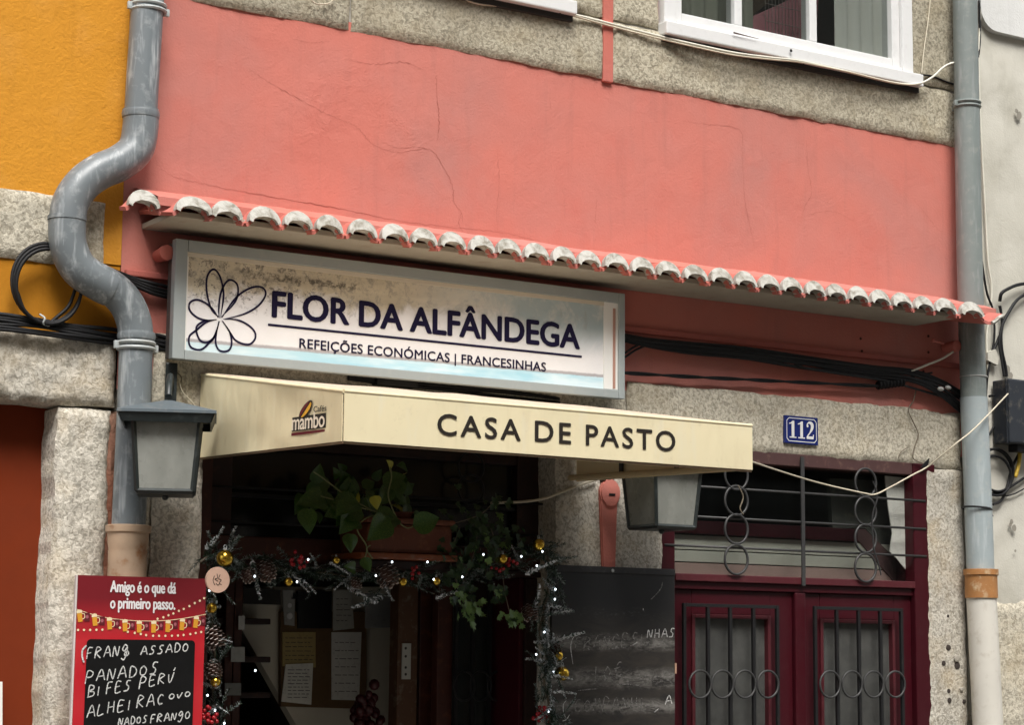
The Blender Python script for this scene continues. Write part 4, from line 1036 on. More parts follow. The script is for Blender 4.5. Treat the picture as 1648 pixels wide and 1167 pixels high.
# ------------------------------------------------------------------ lanterns
def lantern(lab, cx_, cy_, zb, rot, gl_m, bracket):
    t = thing('wall_lantern', lab, 'lantern', (cx_, cy_, zb), 'wall lanterns')
    Rz = Matrix.Rotation(rot, 4, 'Z'); T = Matrix.Translation((cx_, cy_, zb)) @ Rz
    hb, ht, H_ = .079, .095, .205
    def put(name, bm, m, par=t, **k):
        bmesh.ops.transform(bm, matrix=T, verts=bm.verts); return obj(name, bm, m, par, **k)
    body = new_bm()
    for sx in (-1, 1):
        for sy in (-1, 1):
            a, b = v3(sx*hb, sy*hb, 0), v3(sx*ht, sy*ht, H_); tube(body, [a, b], .0075, 4)
    for (h_, s) in ((0, hb), (H_, ht)):
        for k in range(4):
            c1 = [(-1, -1), (1, -1), (1, 1), (-1, 1)][k]; c2 = [(-1, -1), (1, -1), (1, 1), (-1, 1)][(k+1) % 4]
            tube(body, [v3(c1[0]*s, c1[1]*s, h_), v3(c2[0]*s, c2[1]*s, h_)], .0075, 4)
    box(body, -hb, hb, -hb, hb, -.008, -.002); sphere(body, v3(0, 0, -.012), .010, 8, 6)
    fr2 = put('lantern_frame', body, LANTK)
    for k in range(4):
        q = new_bm(); i = .004
        vs = [v3(-hb+i, -hb+.001, .006), v3(hb-i, -hb+.001, .006), v3(ht-i, -ht+.001, H_-.004), v3(-ht+i, -ht+.001, H_-.004)]
        prism(q, vs, v3(0, .003, 0)); bmesh.ops.rotate(q, verts=q.verts, cent=(0, 0, 0), matrix=Matrix.Rotation(k*math.pi/2, 3, 'Z')); put('pane', q, gl_m)
    # hipped cap with deep skirt
    q = new_bm(); e_, hh = .141, .016
    b0 = [v3(sx*e_, sy*e_, H_+hh) for sx, sy in ((-1, -1), (1, -1), (1, 1), (-1, 1))]; b1 = [v3(p.x*1.0, p.y*1.0, H_+hh+.008) for p in b0]; ap = [v3(p.x*.07, p.y*.07, H_+hh+.050) for p in b0]
    A, B, Cc = [[q.verts.new(p) for p in s] for s in (b0, b1, ap)]
    for k in range(4):
        n_ = (k+1) % 4; q.faces.new((A[k], A[n_], B[n_], B[k])); q.faces.new((B[k], B[n_], Cc[n_], Cc[k]))
    q.faces.new(Cc); q.faces.new(A[::-1]); put('lantern_roof', q, LANT)
    q = new_bm()
    for k in range(4):
        w2 = new_bm(); prism(w2, [v3(-.136, -.136, H_+.0155), v3(.136, -.136, H_+.0155), v3(.127, -.127, H_-.010), v3(-.127, -.127, H_-.010)], v3(0, .004, 0))
        bmesh.ops.rotate(w2, verts=w2.verts, cent=(0, 0, 0), matrix=Matrix.Rotation(k*math.pi/2, 3, 'Z'))
        me_ = bpy.data.meshes.new('x'); w2.to_mesh(me_); w2.free(); q.from_mesh(me_); bpy.data.meshes.remove(me_)
    put('skirt', q, LANTK)
    q = new_bm(); box(q, -.018, .018, bracket-.012, bracket, H_+.02, H_+.21, .004); put('bracket_plate', q, LANTK)
    q = new_bm(); tube(q, catmull([v3(0, bracket-.01, H_+.13), v3(0, bracket-.05, H_+.15), v3(0, bracket-.11, H_+.155), v3(0, .03, H_+.12), v3(0, .0, H_+.08)], 6), .010, 8); put('bracket_arm', q, LANTK, smooth=60)
    return t
lx, ly = X(268, 800, -.30), -.30
lc = P(266, 797, -.25)
lantern('grey frosted glass wall lantern in front of the left downpipe', lc.x, -.25, lc.z+.006, R(-24), LGLASS, .235)
rc = P(1060, 848, -.34)
lantern('frosted glass wall lantern half hidden under the right end of the awning', rc.x+.079, -.25, rc.z+.004, 0, LGLASS, .235)

# ------------------------------------------------------------------ downpipes
def clamp(parent, c, r, m, tilt=0.0, ears=True):
    q = new_bm()
    for dz in (-.011, .006): tube(q, circle_pts(c+v3(0, 0, dz), r, 24, ax=(1, 0, tilt), ay=(0, 1, 0)), .0055, 6, True)
    box(q, c.x-r-.016, c.x-r+.004, c.y-.006, c.y+.006, c.z-.014, c.z+.010, .003); box(q, c.x+r-.004, c.x+r+.016, c.y-.006, c.y+.006, c.z-.018, c.z+.006, .003)
    box(q, c.x-.01, c.x+.01, c.y+r-.01, .0, c.z-.012, c.z+.010)
    return obj('pipe_clamp', q, m, parent, smooth=40)
yL = -.085
dp = thing('downpipe', 'grey painted downpipe swerving in an S round the left end of the tiled eave', 'downpipe', P(205, 900, yL)*1)
top = P(244, -120, yL)
cl = [P(244, -120, yL), P(237.5, 0, yL), P(234, 60, yL), P(230, 120, yL), P(226.5, 185, yL)]
q = new_bm(); tube(q, catmull(cl, 4), .050, 24); obj('pipe_section', q, PIPE_L, dp, smooth=60)
bend = [P(226.5, 176, yL), P(226, 205, yL), P(218, 240, yL), P(192, 262, yL), P(160, 276, yL), P(132, 297, yL), P(113, 328, yL), P(108, 365, yL)]
q = new_bm(); tube(q, catmull(bend, 6), .0545, 24); obj('elbow', q, PIPE_L, dp, smooth=60)
bend2 = [P(108, 355, yL), P(110, 395, yL), P(127, 432, yL), P(160, 455, yL), P(178, 464, yL)]
q = new_bm(); tube(q, catmull(bend2, 6), .0555, 24); obj('elbow', q, PIPE_L, dp, smooth=60)
bend3 = [P(150, 448, yL), P(180, 464, yL), P(203, 488, yL), P(216, 520, yL), P(219, 552, yL)]
q = new_bm(); tube(q, catmull(bend3, 6), .053, 24); obj('elbow', q, PIPE_L, dp, smooth=60)
for (px, py, r) in ((226.6, 184, .056), (219.5, 541, .056)):
    q = new_bm(); c = P(px, py, yL); lathe(q, [(r, -.012), (r+.002, 0), (r, .010)], c, 24); obj('pipe_joint', q, PIPE_L, dp, smooth=60)
for (px, py, dx_) in ((108, 352, 0),):
    q = new_bm(); c = P(px, py, yL); lathe(q, [(.0575, -.006), (.0575, .006)], c, 24); obj('pipe_joint', q, PIPE_L, dp, smooth=60)
q = new_bm(); tube(q, [P(219, 548, yL), P(216, 650, yL), P(211, 760, yL), P(207, 850, yL)], .0505, 24); obj('pipe_section', q, PIPE_L, dp, smooth=60)
clamp(dp, P(239, 12, yL), .052, CLAMPM); clamp(dp, P(219, 556, yL), .054, CLAMPM)
c = P(206, 870, yL); q = new_bm(); lathe(q, [(.056, -.03), (.060, -.005), (.061, .02), (.067, .024), (.068, .042), (.060, .045), (.055, .044)], c, 28); obj('clay_collar', q, CERAM, dp, smooth=40)
q = new_bm(); zc = c.z-.03; lathe(q, [(.057, -zc+.02), (.057, -.012), (.058, 0)], v3(c.x, c.y, zc), 28); obj('clay_pipe', q, CERAM, dp, smooth=40)
# right downpipe
yR = -.085
dq = thing('downpipe', 'straight grey downpipe with rusty collar and off white foot at the right corner', 'downpipe', P(1585, 1100, yR))
q = new_bm(); tube(q, catmull([P(1551, -120, yR), P(1553, 0, yR), P(1556, 170, yR)], 6), .049, 24); obj('pipe_section', q, PIPE_R, dq, smooth=60)
q = new_bm(); tube(q, catmull([P(1556, 165, yR), P(1560, 400, yR), P(1567, 645, yR)], 6), .0505, 24); obj('pipe_section', q, PIPE_R, dq, smooth=60)
q = new_bm(); tube(q, catmull([P(1567, 640, yR), P(1573, 780, yR), P(1578, 920, yR)], 6), .053, 24); obj('pipe_section', q, PIPE_R2, dq, smooth=60)
clamp(dq, P(1556, 168, yR), .052, PIPE_R)
q = new_bm(); c = P(1567, 607, yR); tube(q, circle_pts(c, .052, 24, ay=(0, 1, 0)), .003, 6, True); obj('wire_strap', q, mat('pale_strap', (.4, .4, .38), .6), dq, smooth=60)
q = new_bm(); c = P(1572, 819, yR); tube(q, circle_pts(c, .056, 24, ax=(1, 0, -.10), ay=(0, 1, 0)), .004, 6, True); tube(q, [c+v3(.055, -.01, -.006), c+v3(.062, -.02, -.03)], .006, 6); obj('cable_tie', q, BLK2, dq, smooth=60)
c = P(1579, 940, yR); q = new_bm(); lathe(q, [(.063, -.055), (.062, .03), (.067, .034), (.067, .055), (.055, .056)], c, 28); obj('rusty_collar', q, RUSTC, dq, smooth=40)
q = new_bm(); c2_ = P(1590, 1167, yR); tube(q, [c+v3(0, 0, -.05), c2_, v3(c2_.x+.02, yR, .02)], .0575, 24); obj('white_pipe', q, PIPEW, dq, smooth=60)

# ------------------------------------------------------------------ YELLOW HOUSE (left)
yb_ = thing('yellow_house', 'ochre yellow plastered house with granite surrounds and russet door on the left', 'building', (0, 0, 0))
XY1 = XP0-.001; XY0 = -2.5
zSa, zSb = Z(60, 312), (Z(10, 416)+Z(140, 432))/2      # window stone top / underside
zLa, zLb = Z(60, 535), Z(60, 648)
xSill1 = X(166, 380); xDr = X(84, 900)
sheet_wall('plaster_wall', yb_, XY0, XY1, zLa-.03, zSb+.02, ORA, seed=7, label='smooth ochre strip between sill and lintel')
sheet_wall('plaster_wall', yb_, XY0, XY1, zSb+.02, ZT, YEL, seed=8, cell=.04)
bm = new_bm(); box(bm, XY0, XY1, .012, .32, zLa, ZT); obj('wall_core', bm, ORA, yb_)
for k, (a, b) in enumerate([(XY0+.0, .55), (.554, 1.30), (1.304, xSill1)]): stone('stone', yb_, a, b, zSb, zSa, yf=-.016, m=GR_MID, seed=50+k, rough=.006)
for k, (a, b) in enumerate([(XY0, .5), (.504, X(186, 600))]): stone('stone', yb_, a, b, zLb, zLa, yf=-.018, m=GR_GREY, seed=60+k, rough=.008, rad=.03)
zz_ = [0, .85, 1.5, zLb-.008]
for a, b in zip(zz_, zz_[1:]): stone('stone', yb_, xDr, X(172, 850), a+.004, b, yf=-.014, m=GR_GREY, seed=70+a, rough=.006, rad=.035, wob=.010)
stone('stone', yb_, X(166, 850)+.0, X(187, 850), 0, zLb-.01, yf=-.0, m=M_plaster('red_brick_joint', (.22, .08, .045), (.30, .17, .12), (.14, .05, .03), lump=(.012, 30)), seed=80, wob=.012, label='rough brick red joint between the two houses')
stone('stone', yb_, X(187, 850)+.0005, X(243, 850)-.0005, 0, zLb+.12, yf=-.004, m=GR_GREY, seed=81, wob=.012)
stone('stone', yb_, XY0, xDr-1.05, 0, zLb-.01, yf=-.014, m=GR_GREY, seed=82, cell=.05)
rd = thing('russet_door', 'plain russet red door of the yellow house', 'door', (xDr-.5, .12, 0))
b_('leaf', xDr-1.1, xDr+.03, .12, .16, 0, zLb+.02, REDDOOR, rd, .003)
b_('kick_panel', xDr-.95, xDr-.12, .112, .119, .15, .75, REDDOOR, rd, .004)
q = new_bm(); sphere(q, v3(xDr-.98, .10, 1.05), .025, 12, 8); obj('knob', q, CLAMPM, rd, smooth=180)
b_('white_sign_edge', X(-60, 1110, .1), X(4, 1110, .1), .10, .108, Z(3, 1180, .1)-.1, Z(3, 1098, .1), PW, rd, .001) if False else None
nt_ = sheet('door_notice', [(-60, 1098), (4, 1098), (4, 1230), (-60, 1230)], .10, PW, 'white notice at the left edge on the russet door', 'notice')

# ------------------------------------------------------------------ RIGHT HOUSE
rb = thing('white_house', 'weathered white plastered house with granite foot at the right edge', 'building', (X(1582, 600), 0, 0))
XR0 = XP1+.001; XR1 = 12.0
sheet_wall('plaster_wall', rb, XR0, XR1, Z(1620, 985), ZT, WHITEW, seed=11, cell=.02, amp=.007, y=-.03, corner=.07)
bm = new_bm(); box(bm, XR0, XR1, .045, .32, 0, ZT); obj('wall_core', bm, WHITEW, rb)
# projecting clean white string course with rounded end
zc0 = Z(1630, 56, -.055); bm = new_bm(); xa_ = X(1580, 70, -.055)
prf = [v3(xa_, -.055, ZT), v3(xa_, -.055, zc0+.10)]
for k in range(9):
    a = math.pi/2*k/8; prf.append(v3(xa_+.09-.09*math.cos(a), -.055, zc0-.09*math.sin(a)+.09))
prf += [v3(XR1, -.055, zc0), v3(XR1, -.055, ZT)]
prism(bm, prf, v3(0, .04, 0)); obj('string_course', bm, WHITEC, rb, smooth=30)
for k, (a, b) in enumerate([(XR0+.005, XR0+.55), (XR0+.555, XR0+1.3), (XR0+1.305, XR0+2.1)]): stone('stone', rb, a, b, .9, Z(1625, 985)+.04-.03*k, yf=-.045, m=GR_MID, seed=90+k, rad=.04, wob=.03)
for k, (a, b) in enumerate([(XR0+.005, XR0+.8), (XR0+.805, XR0+1.7)]): stone('stone', rb, a, b, 0, .895, yf=-.045, m=GR_MID, seed=95+k, rad=.03)
# torn spots where the plaster has come off
SPOT = mat('bare_mortar_spot', (.26, .24, .20), .95)
for (px, py, s) in ((1640, 185, .016), (1636, 178, .010), (1620, 595, .02), (1626, 605, .014), (1628, 840, .010), (1632, 850, .013), (1634, 887, .006), (1626, 845, .008)):
    c = P(px, py, -.044); q = new_bm(); n = 11
    q.faces.new([q.verts.new(c+v3(s*math.cos(6.283*k/n)*(1+.5*nz(k*1.3, px, 0)), 0, s*math.sin(6.283*k/n)*(1+.5*nz(k*1.3, py, 4)))) for k in range(n)]); obj('bare_spot', q, SPOT, rb)

# ------------------------------------------------------------------ cables
def cable(name, pxs, r, m, lab, y=-.03, n=8, group=None, cat='cable', jit=0.0, seed=0):
    pts = []
    for i, p in enumerate(pxs):
        yy = p[2] if len(p) > 2 else y
        v = P(p[0], p[1], yy)
        if jit: v += v3(jit*nz(i*.9, seed, 1), jit*.5*nz(i*.9, seed, 7), jit*nz(i*.9, seed, 3))
        pts.append(v)
    q = new_bm(); tube(q, catmull(pts, n), r, 8)
    return tag(obj(name, q, m, smooth=180), lab, cat, group)
# left bundle
for k in range(6):
    cable('cable', [(-60, 500+k*6), (0, 506+k*5, -.045), (60, 514+k*4.6, -.05), (120, 524+k*4.2, -.05), (180, 532+k*4.0, -.03), (215, 536+k*4, -.02), (250, 542+k*3.5, -.02), (290, 552+k*3, -.02)], .0052 if k % 2 else .0065, BLK if k % 3 else BLK2, 'black cable in the bundle running along the granite lintel behind the left downpipe', group='black cables of the left bundle', jit=.012, seed=k)
for k in range(4):
    cable('cable', [(170, 430+k*4), (215, 447+k*4, -.02), (245, 456+k*5, -.03), (272, 463+k*5.5, -.02), (300, 470+k*5, -.02)], .006, BLK, 'black cable crossing the pink wall between left downpipe and sign', group='black cables beside the sign', jit=.006, seed=k+9)
# coil on the yellow wall
for k in range(3):
    c = P(76+k*1.5, 455+k*3, -.055-.006*k); pts = [c+v3((.105-.004*k)*math.cos(t)*1.02, 0, (.118-.003*k)*math.sin(t)) for t in [6.283*i/40 for i in range(40)]]
    q = new_bm(); tube(q, pts, .0055, 8, True); tag(obj('cable_coil', q, BLK if k else BLK2, smooth=180), 'black cable coiled in a ring on the ochre strip left of the downpipe', 'cable coil', 'rings of the left cable coil')
cable('cable', [(28, 470, -.05), (40, 500, -.05), (62, 518, -.05), (78, 524, -.05)], .0055, BLK, 'short black cable tail under the coil beside the yellow wall')
cable('cable', [(125, 452, -.05), (112, 490, -.055), (92, 510, -.055), (70, 528, -.05)], .0055, BLK, 'black cable tail leaving the coil behind the downpipe')
cable('cable_tie', [(64, 506, -.06), (72, 512, -.075), (70, 521, -.07), (80, 525, -.05)], .003, CLAMPM, 'grey tie holding the coil to the left cable bundle', cat='cable tie')
# bundle right of the sign
for k in range(8):
    o_ = k*2.3
    cable('cable', [(985, 534+o_*.6), (1040, 545+o_*.75, -.035), (1110, 552+o_, -.035), (1200, 560+o_*1.1, -.04), (1300, 574+o_*1.15, -.04), (1400, 588+o_*1.1, -.04), (1470, 597+o_*1.2, -.05), (1515, 612+o_*1.6, -.05), (1545, 628+o_*2.2, -.03), (1580, 650+o_*2.4, -.02)], .0042+.0012*(k % 3), BLK if k % 2 else BLK2, 'black cable in the thick bundle between sign and right downpipe', group='black cables of the right bundle', jit=.008, seed=k+30)
cable('cable', [(1006, 575), (1030, 560), (1060, 553), (1110, 556)], .004, BLK, 'thin black cable climbing into the bundle just right of the sign')
cable('cable', [(1006, 568), (1026, 556), (1050, 549)], .004, BLK2, 'second thin cable beside the sign corner')
cable('cable', [(1260, 572, -.04), (1290, 590, -.045), (1340, 600, -.045), (1420, 612, -.045), (1470, 625, -.04), (1520, 640, -.04)], .0045, BLK2, 'black cable sagging below the right bundle')
# twisted pair with splice
A_ = [P(1000, 600, -.03), P(1100, 606, -.03), P(1200, 611, -.03), P(1300, 616, -.03), P(1418, 622, -.035)]
base = catmull(A_, 30)
for s in (0, math.pi):
    pts = [p+v3(0, .0035*math.cos(i*.16+s), .0038*math.sin(i*.16+s)) for i, p in enumerate(base)]
    q = new_bm(); tube(q, pts, .0042, 6); tag(obj('twisted_cable', q, BLK, smooth=180), 'thin black twisted cable under the thick bundle right of the sign', 'cable', 'strands of the twisted cable')
q = new_bm(); a, b = P(1414, 620, -.035), P(1452, 615, -.04)
tube(q, [a, a*.9+b*.1, a*.1+b*.9, b], .013, 10)
for k in range(8): c = a*(1-k/7)+b*(k/7); tube(q, circle_pts(c, .0155, 12, ax=(0, 1, 0)), .003, 5, True)
tag(obj('cable_splice', q, BLK, smooth=60), 'ribbed black cable splice at the end of the twisted cable', 'splice')
cable('cable', [(1450, 615, -.04), (1470, 606, -.04), (1500, 600, -.04)], .004, BLK, 'short black lead between the ribbed splice and the bundle')
for (px, py, r) in ((1514, 626, .011), (1526, 624, .010)):
    q = new_bm(); sphere(q, P(px, py, -.075), r, 10, 8, (1.5, .8, .8)); tag(obj('cable_clip', q, mat('grey_clip', (.40, .40, .38), .35), smooth=180), 'shiny grey clip on the bundle near the right downpipe' if px == 1514 else 'smaller grey clip on the bundle beside the right downpipe', 'clip')
# cream cable stub to the pink knob, thin wires on the lintel
cable('cable', [(1466, 598, -.05), (1490, 588, -.05), (1515, 578, -.05), (1534, 566, -.06)], .0045, WHITEC2, 'short off white cable from the bundle up to the pink knob')
cable('thin_wire', [(1474, 628, -.03), (1470, 645, -.022), (1462, 660, -.022), (1470, 680, -.022), (1478, 700, -.022), (1472, 720, -.022), (1470, 738, -.022), (1485, 746, -.022)], .0022, BROWNC, 'thin crooked brown wire hanging over the lintel beside the number plate')
cable('thin_wire', [(1446, 738, -.022), (1450, 728, -.025), (1462, 720, -.022)], .002, BROWNC, 'tiny loose wire end on the lintel over the door corner')
q = new_bm(); prism(q, [P(1483, 752, -.03), P(1490, 744, -.03), P(1496, 738, -.03), P(1494, 748, -.03), P(1488, 753, -.03)], v3(0, .006, 0)); tag(obj('black_tab', q, BLK), 'small black tab at the upper right corner of the house door', 'tab')
cable('cable', [(1209, 743, -.60), (1260, 760, -.30), (1320, 778, -.08), (1390, 794, -.07), (1408, 796, -.07), (1430, 786, -.06), (1468, 765, -.05), (1492, 752, -.05), (1520, 730, -.12), (1540, 713, -.155), (1565, 693, -.160), (1590, 668, -.155), (1622, 634, -.142)], .0032, CREAMC, 'cream cable drooping from the awning corner across the transom and the right downpipe')
cable('cable', [(790, 810, -.0), (840, 808, .0), (875, 803, -.01), (900, 794, -.025), (935, 780, -.03), (960, 772, -.03)], .0045, CREAMC, 'cream cable end poking out under the awning beside the doorway')
# cables under the upper windows
for k in range(2):
    cable('cable', [(720, -20-k*3, -.02), (760, 0+k*3, -.022), (820, 6+k*4, -.022), (880, 12+k*3, -.022), (905, 18+k*2, -.028), (985, 38+k*4, -.022), (1055, 56+k*4, -.030), (1110, 69+k*4, -.050), (1180, 84+k*4, -.056), (1240, 92+k*3, -.058), (1290, 98+k*2, -.060), (1360, 114, -.060-.004*k), (1440, 133, -.060-.004*k), (1478, 134+k, -.055), (1500, 124, -.04), (1518, 108, -.05), (1532, 101, -.06), (1545, 99, -.04)], .0045 if k == 0 else .0035, WHITEC2 if k == 0 else CREAMC, 'off white cable strung along the granite band under the upper windows' if k == 0 else 'thinner cream cable running just below the off white one on the granite band')
cable('cable', [(1482, 120, -.03), (1500, 122, -.02), (1520, 130, -.02), (1535, 135, -.02)], .004, BLK, 'short black cable at the right end of the upper sill')
cable('thin_wire', [(1483, 118, -.025), (1487, 80, -.02), (1494, 30, -.02), (1500, -30, -.02)], .0025, CREAMC, 'thin cream wire rising beside the right upper window')
cable('thin_wire', [(495, -10, -.03), (505, 3, -.03), (518, 6, -.03), (532, 3, -.03), (540, -10, -.03)], .0022, CREAMC, 'thin wire loop hanging at the top edge left of the upper windows')
for (px, py) in ((901, 16), (1293, 98)):
    q = new_bm(); c = P(px, py, -.03); box(q, c.x-.003, c.x+.003, -.034, -.012, c.z-.012, c.z+.012, .001); tag(obj('cable_clip', q, BLK), 'black clip holding the off white cable below the right window' if px > 1000 else 'black clip holding the off white cable beside the left window', 'clip')
# cables of the right corner
cable('cable', [(1579, -20, -.05), (1577, 40, -.05), (1575, 90, -.05), (1578, 200, -.05), (1585, 330, -.045), (1590, 420, -.045), (1596, 470, -.045), (1588, 540, -.045), (1590, 600, -.045)], .0042, WHITEC2, 'off white cable hanging behind the right downpipe')
cable('cable', [(1576, 0, -.05), (1577, 60, -.05), (1574, 92, -.05)], .005, BLK, 'black cable beside the top of the right downpipe')
cable('cable', [(1580, 420, -.05), (1588, 470, -.05), (1598, 500, -.05), (1600, 545, -.05), (1590, 600, -.05), (1586, 650, -.05)], .0045, BLK, 'black cable hanging behind the eave end at the right corner')
cable('cable', [(1609, 485, -.06), (1612, 472, -.07), (1624, 464, -.07), (1640, 458, -.06), (1670, 454, -.05)], .007, BLK, 'thick black cable bending out above the eave end at the right edge')
cable('cable', [(1609, 492, -.05), (1612, 510, -.05), (1612, 530, -.05), (1605, 550, -.05), (1598, 566, -.05)], .006, BLK, 'black cable knotting below the upturned pan tile')
cable('cable', [(1670, 465, -.05), (1640, 480, -.055), (1622, 505, -.055), (1612, 528, -.055), (1612, 560, -.055), (1618, 590, -.055), (1620, 606, -.055)], .0065, BLK, 'black cable looping from the right edge down to the dark box')
cable('cable', [(1614, 520, -.06), (1608, 548, -.06), (1612, 580, -.06), (1616, 606, -.06)], .005, BLK2, 'second black cable entering the dark box from above')
cable('cable', [(1592, 638, -.05), (1606, 634, -.05), (1616, 626, -.05), (1622, 618, -.05)], .005, BLK, 'black cable curving into the dark box from the downpipe')
cable('cable', [(1592, 700, -.045), (1606, 675, -.045), (1622, 650, -.045)], .004, BLK, 'straight black cable slanting behind the dark box')
bx = thing('cable_box', 'dark grey cable distribution box on the white wall at the right edge', 'cable box', P(1640, 655, -.04))
x0_ = X(1624, 650, -.13); zt_, zb_ = (Z(1619, 609, -.13)+.0), Z(1624, 712, -.13)
DBX = M_paint('slate_plastic', (.018, .022, .029), .5, .2)
b_('case', x0_, x0_+.22, -.13, -.042, zb_, zt_, DBX, bx, .006); b_('lid_rim', x0_-.003, x0_+.223, -.120, -.112, zb_-.003, zt_+.003, DBX, bx, .002)
b_('foot', x0_+.06, x0_+.16, -.11, -.06, zb_-.03, zb_-.001, BLK, bx, .004)
for k, (c, r) in enumerate([((1588, 760), .095), ((1592, 757), .088), ((1590, 766), .082)]):
    cc = P(c[0]+12, c[1], -.05-.006*k); pts = [cc+v3(r*math.cos(t)*1.05, 0, r*.95*math.sin(t)) for t in [6.283*i/36 for i in range(36)]]
    q = new_bm(); tube(q, pts, .0052, 8, True); tag(obj('cable_coil', q, BLK, smooth=180), 'black cable coiled behind the right downpipe under the dark box', 'cable coil', 'rings of the right cable coil')
cable('cable', [(1590, 795, -.05), (1615, 790, -.05), (1640, 775, -.05), (1670, 755, -.05)], .0055, BLK, 'black cable leaving the right coil towards the edge')
cable('cable', [(1598, 812, -.05), (1612, 805, -.05), (1622, 780, -.05), (1628, 755, -.05), (1640, 730, -.05)], .0055, BLK2, 'black cable rising from the coil bottom to the dark box')
cable('cable', [(1642, 722, -.06), (1640, 745, -.06), (1634, 768, -.06)], .008, mat('yellow_cable', (.55, .36, .03), .45), 'short yellow cable hanging under the dark box')
cable('cable', [(1600, 790, -.045), (1612, 798, -.045), (1630, 796, -.045), (1650, 786, -.045)], .003, BLK, 'thin black wire below the right coil')
q = new_bm(); prism(q, [P(1590, 567, -.06), P(1602, 562, -.06), (P(1608, 575, -.06)), P(1606, 588, -.06), P(1590, 580, -.06)], v3(0, .02, 0)); tag(obj('plaster_lump', q, WHITEW), 'pale plaster lump over the cables behind the right downpipe', 'plaster')
# cables under the sign
for k in range(3): cable('cable', [(560, 604+k*3, -.03), (640, 615+k*3, -.035), (720, 622+k*3, -.035), (800, 629+k*4, -.03), (900, 640+k*3, -.03)], .005, BLK, 'black cable running between sign and awning', group='black cables under the sign', jit=.01, seed=k+60)
cable('thin_wire', [(280, 600, -.03), (288, 612, -.03), (292, 628, -.03), (302, 640, -.03), (315, 655, -.03), (322, 668, -.03)], .0025, CREAMC, 'thin pale wire on the granite between the left lantern and the awning')
cable('thin_wire', [(283, 598, -.03), (292, 608, -.03), (290, 625, -.03), (300, 636, -.03)], .002, BROWNC, 'thin brown wire beside the lantern bracket')
# round pink pegs at both ends of the sign zone
def peg(px, py, r, lab, L=.07):
    c = P(px, py, -.005); q = new_bm(); lathe(q, [(r*.85, -.0), (r*.9, -L*.6), (r, -L*.7), (r, -L), (r*.6, -L-.004)], c, 20, 'y'); return tag(obj('wall_peg', q, PINK_S, smooth=40), lab, 'peg')
peg(255, 412, .024, 'pink painted round peg beside the left end of the sign'); peg(1520, 560, .022, 'pink painted round knob under the eave beside the right downpipe')
q = new_bm(); c = P(1519, 553, -.07); tube(q, [c, c+v3(-.05, 0, .006)], .004, 6); sphere(q, c+v3(-.055, 0, .007), .009, 8, 6); tag(obj('peg_lever', q, PINK_S, smooth=60), 'short pink lever sticking out of the right knob', 'lever')
# pink painted conduit with round box between doorway and house door
cd = thing('conduit', 'pink painted conduit with a round junction box between doorway and house door', 'conduit', P(978, 900, -.02))
q = new_bm(); c = P(978, 794, -.012); prism(q, [c+v3(.043*(1+.10*nz(k*1.1, 2, 2))*math.cos(6.283*k/22), 0, .050*(1+.10*nz(k*1.3, 5, 2))*math.sin(6.283*k/22)) for k in range(22)], v3(0, -.020, 0))
bmesh.ops.bevel(q, geom=list(q.edges), offset=.005, segments=2, affect='EDGES'); obj('junction_box', q, PINK, cd, smooth=40)
q = new_bm(); prism(q, [P(962, 795, -.012), P(991, 795, -.012), P(986, 960, -.012), P(968, 960, -.012)], v3(0, -.014, 0)); bmesh.ops.bevel(q, geom=list(q.edges), offset=.004, segments=2, affect='EDGES'); obj('duct', q, PINK, cd)
q = new_bm(); c = P(985, 796, -.0325); box(q, c.x-.013, c.x+.013, -.0345, -.033, c.z-.005, c.z+.003, .001); obj('cover_hole', q, BLK, cd)
q = new_bm(); box(q, P(976, 770, -.02).x-.025, P(976, 770, -.02).x+.025, -.03, -.010, Z(976, 775, -.02), Z(976, 772, -.02)+.01, .003); obj('black_cap', q, IRON, cd)
q = new_bm(); box(q, X(905, 760, -.03)-.02, X(1150, 760, -.03), -.034, -.03, 0, .001); bm = q; bm.free()

# ------------------------------------------------------------------ red menu board
yM = -.165
mx0, mx1 = X(126, 926, yM), X(332, 931, yM); mz1 = Z(230, 929, yM); mz0 = mz1-.92
mb_ = thing('menu_board', 'red printed menu board with white chalk writing in front of the left downpipe', 'menu board', ((mx0+mx1)/2, yM, mz0))
m = mat('red_print', (.4, .02, .03), .32); g = G(m)
uv = g.n('ShaderNodeUVMap'); sp = g.n('ShaderNodeSeparateXYZ'); g.l(uv.outputs[0], sp.inputs[0])
rad = g.math('ADD', g.math('MULTIPLY', g.math('POWER', g.math('SUBTRACT', sp.outputs[0], .45), 2), 2.2), g.math('MULTIPLY', g.math('POWER', g.math('SUBTRACT', sp.outputs[1], .83), 2), 22))
g.col(g.mix(g.mr(g.math('ADD', rad, g.math('MULTIPLY', g.noise(9, 3), .12)), .1, .75), (.45, .012, .02), (.17, .012, .018)) if False else
      g.mix(g.mr(sp.outputs[1], .80, .93), g.mix(g.mr(g.noise(6, 4), .4, .7, 0, .5), (.46, .012, .022), (.52, .05, .05)), (.17, .012, .018)))
bm = new_bm(); box(bm, mx0, mx1, yM, yM+.012, mz0, mz1); ul = bm.loops.layers.uv.new('UVMap')
for f in bm.faces:
    for lp in f.loops: lp[ul].uv = ((lp.vert.co.x-mx0)/(mx1-mx0), (lp.vert.co.z-mz0)/(mz1-mz0))
obj('board', bm, m, mb_)
b_('white_edge', mx0-.006, mx0-.0005, yM+.001, yM+.013, mz0, mz1, mat('white_board_edge', (.6, .55, .52), .5), mb_, .001)
def MQ(zx, zy, y=None): return P(120+zx/4.726, 920+zy/4.726, yM if y is None else y)
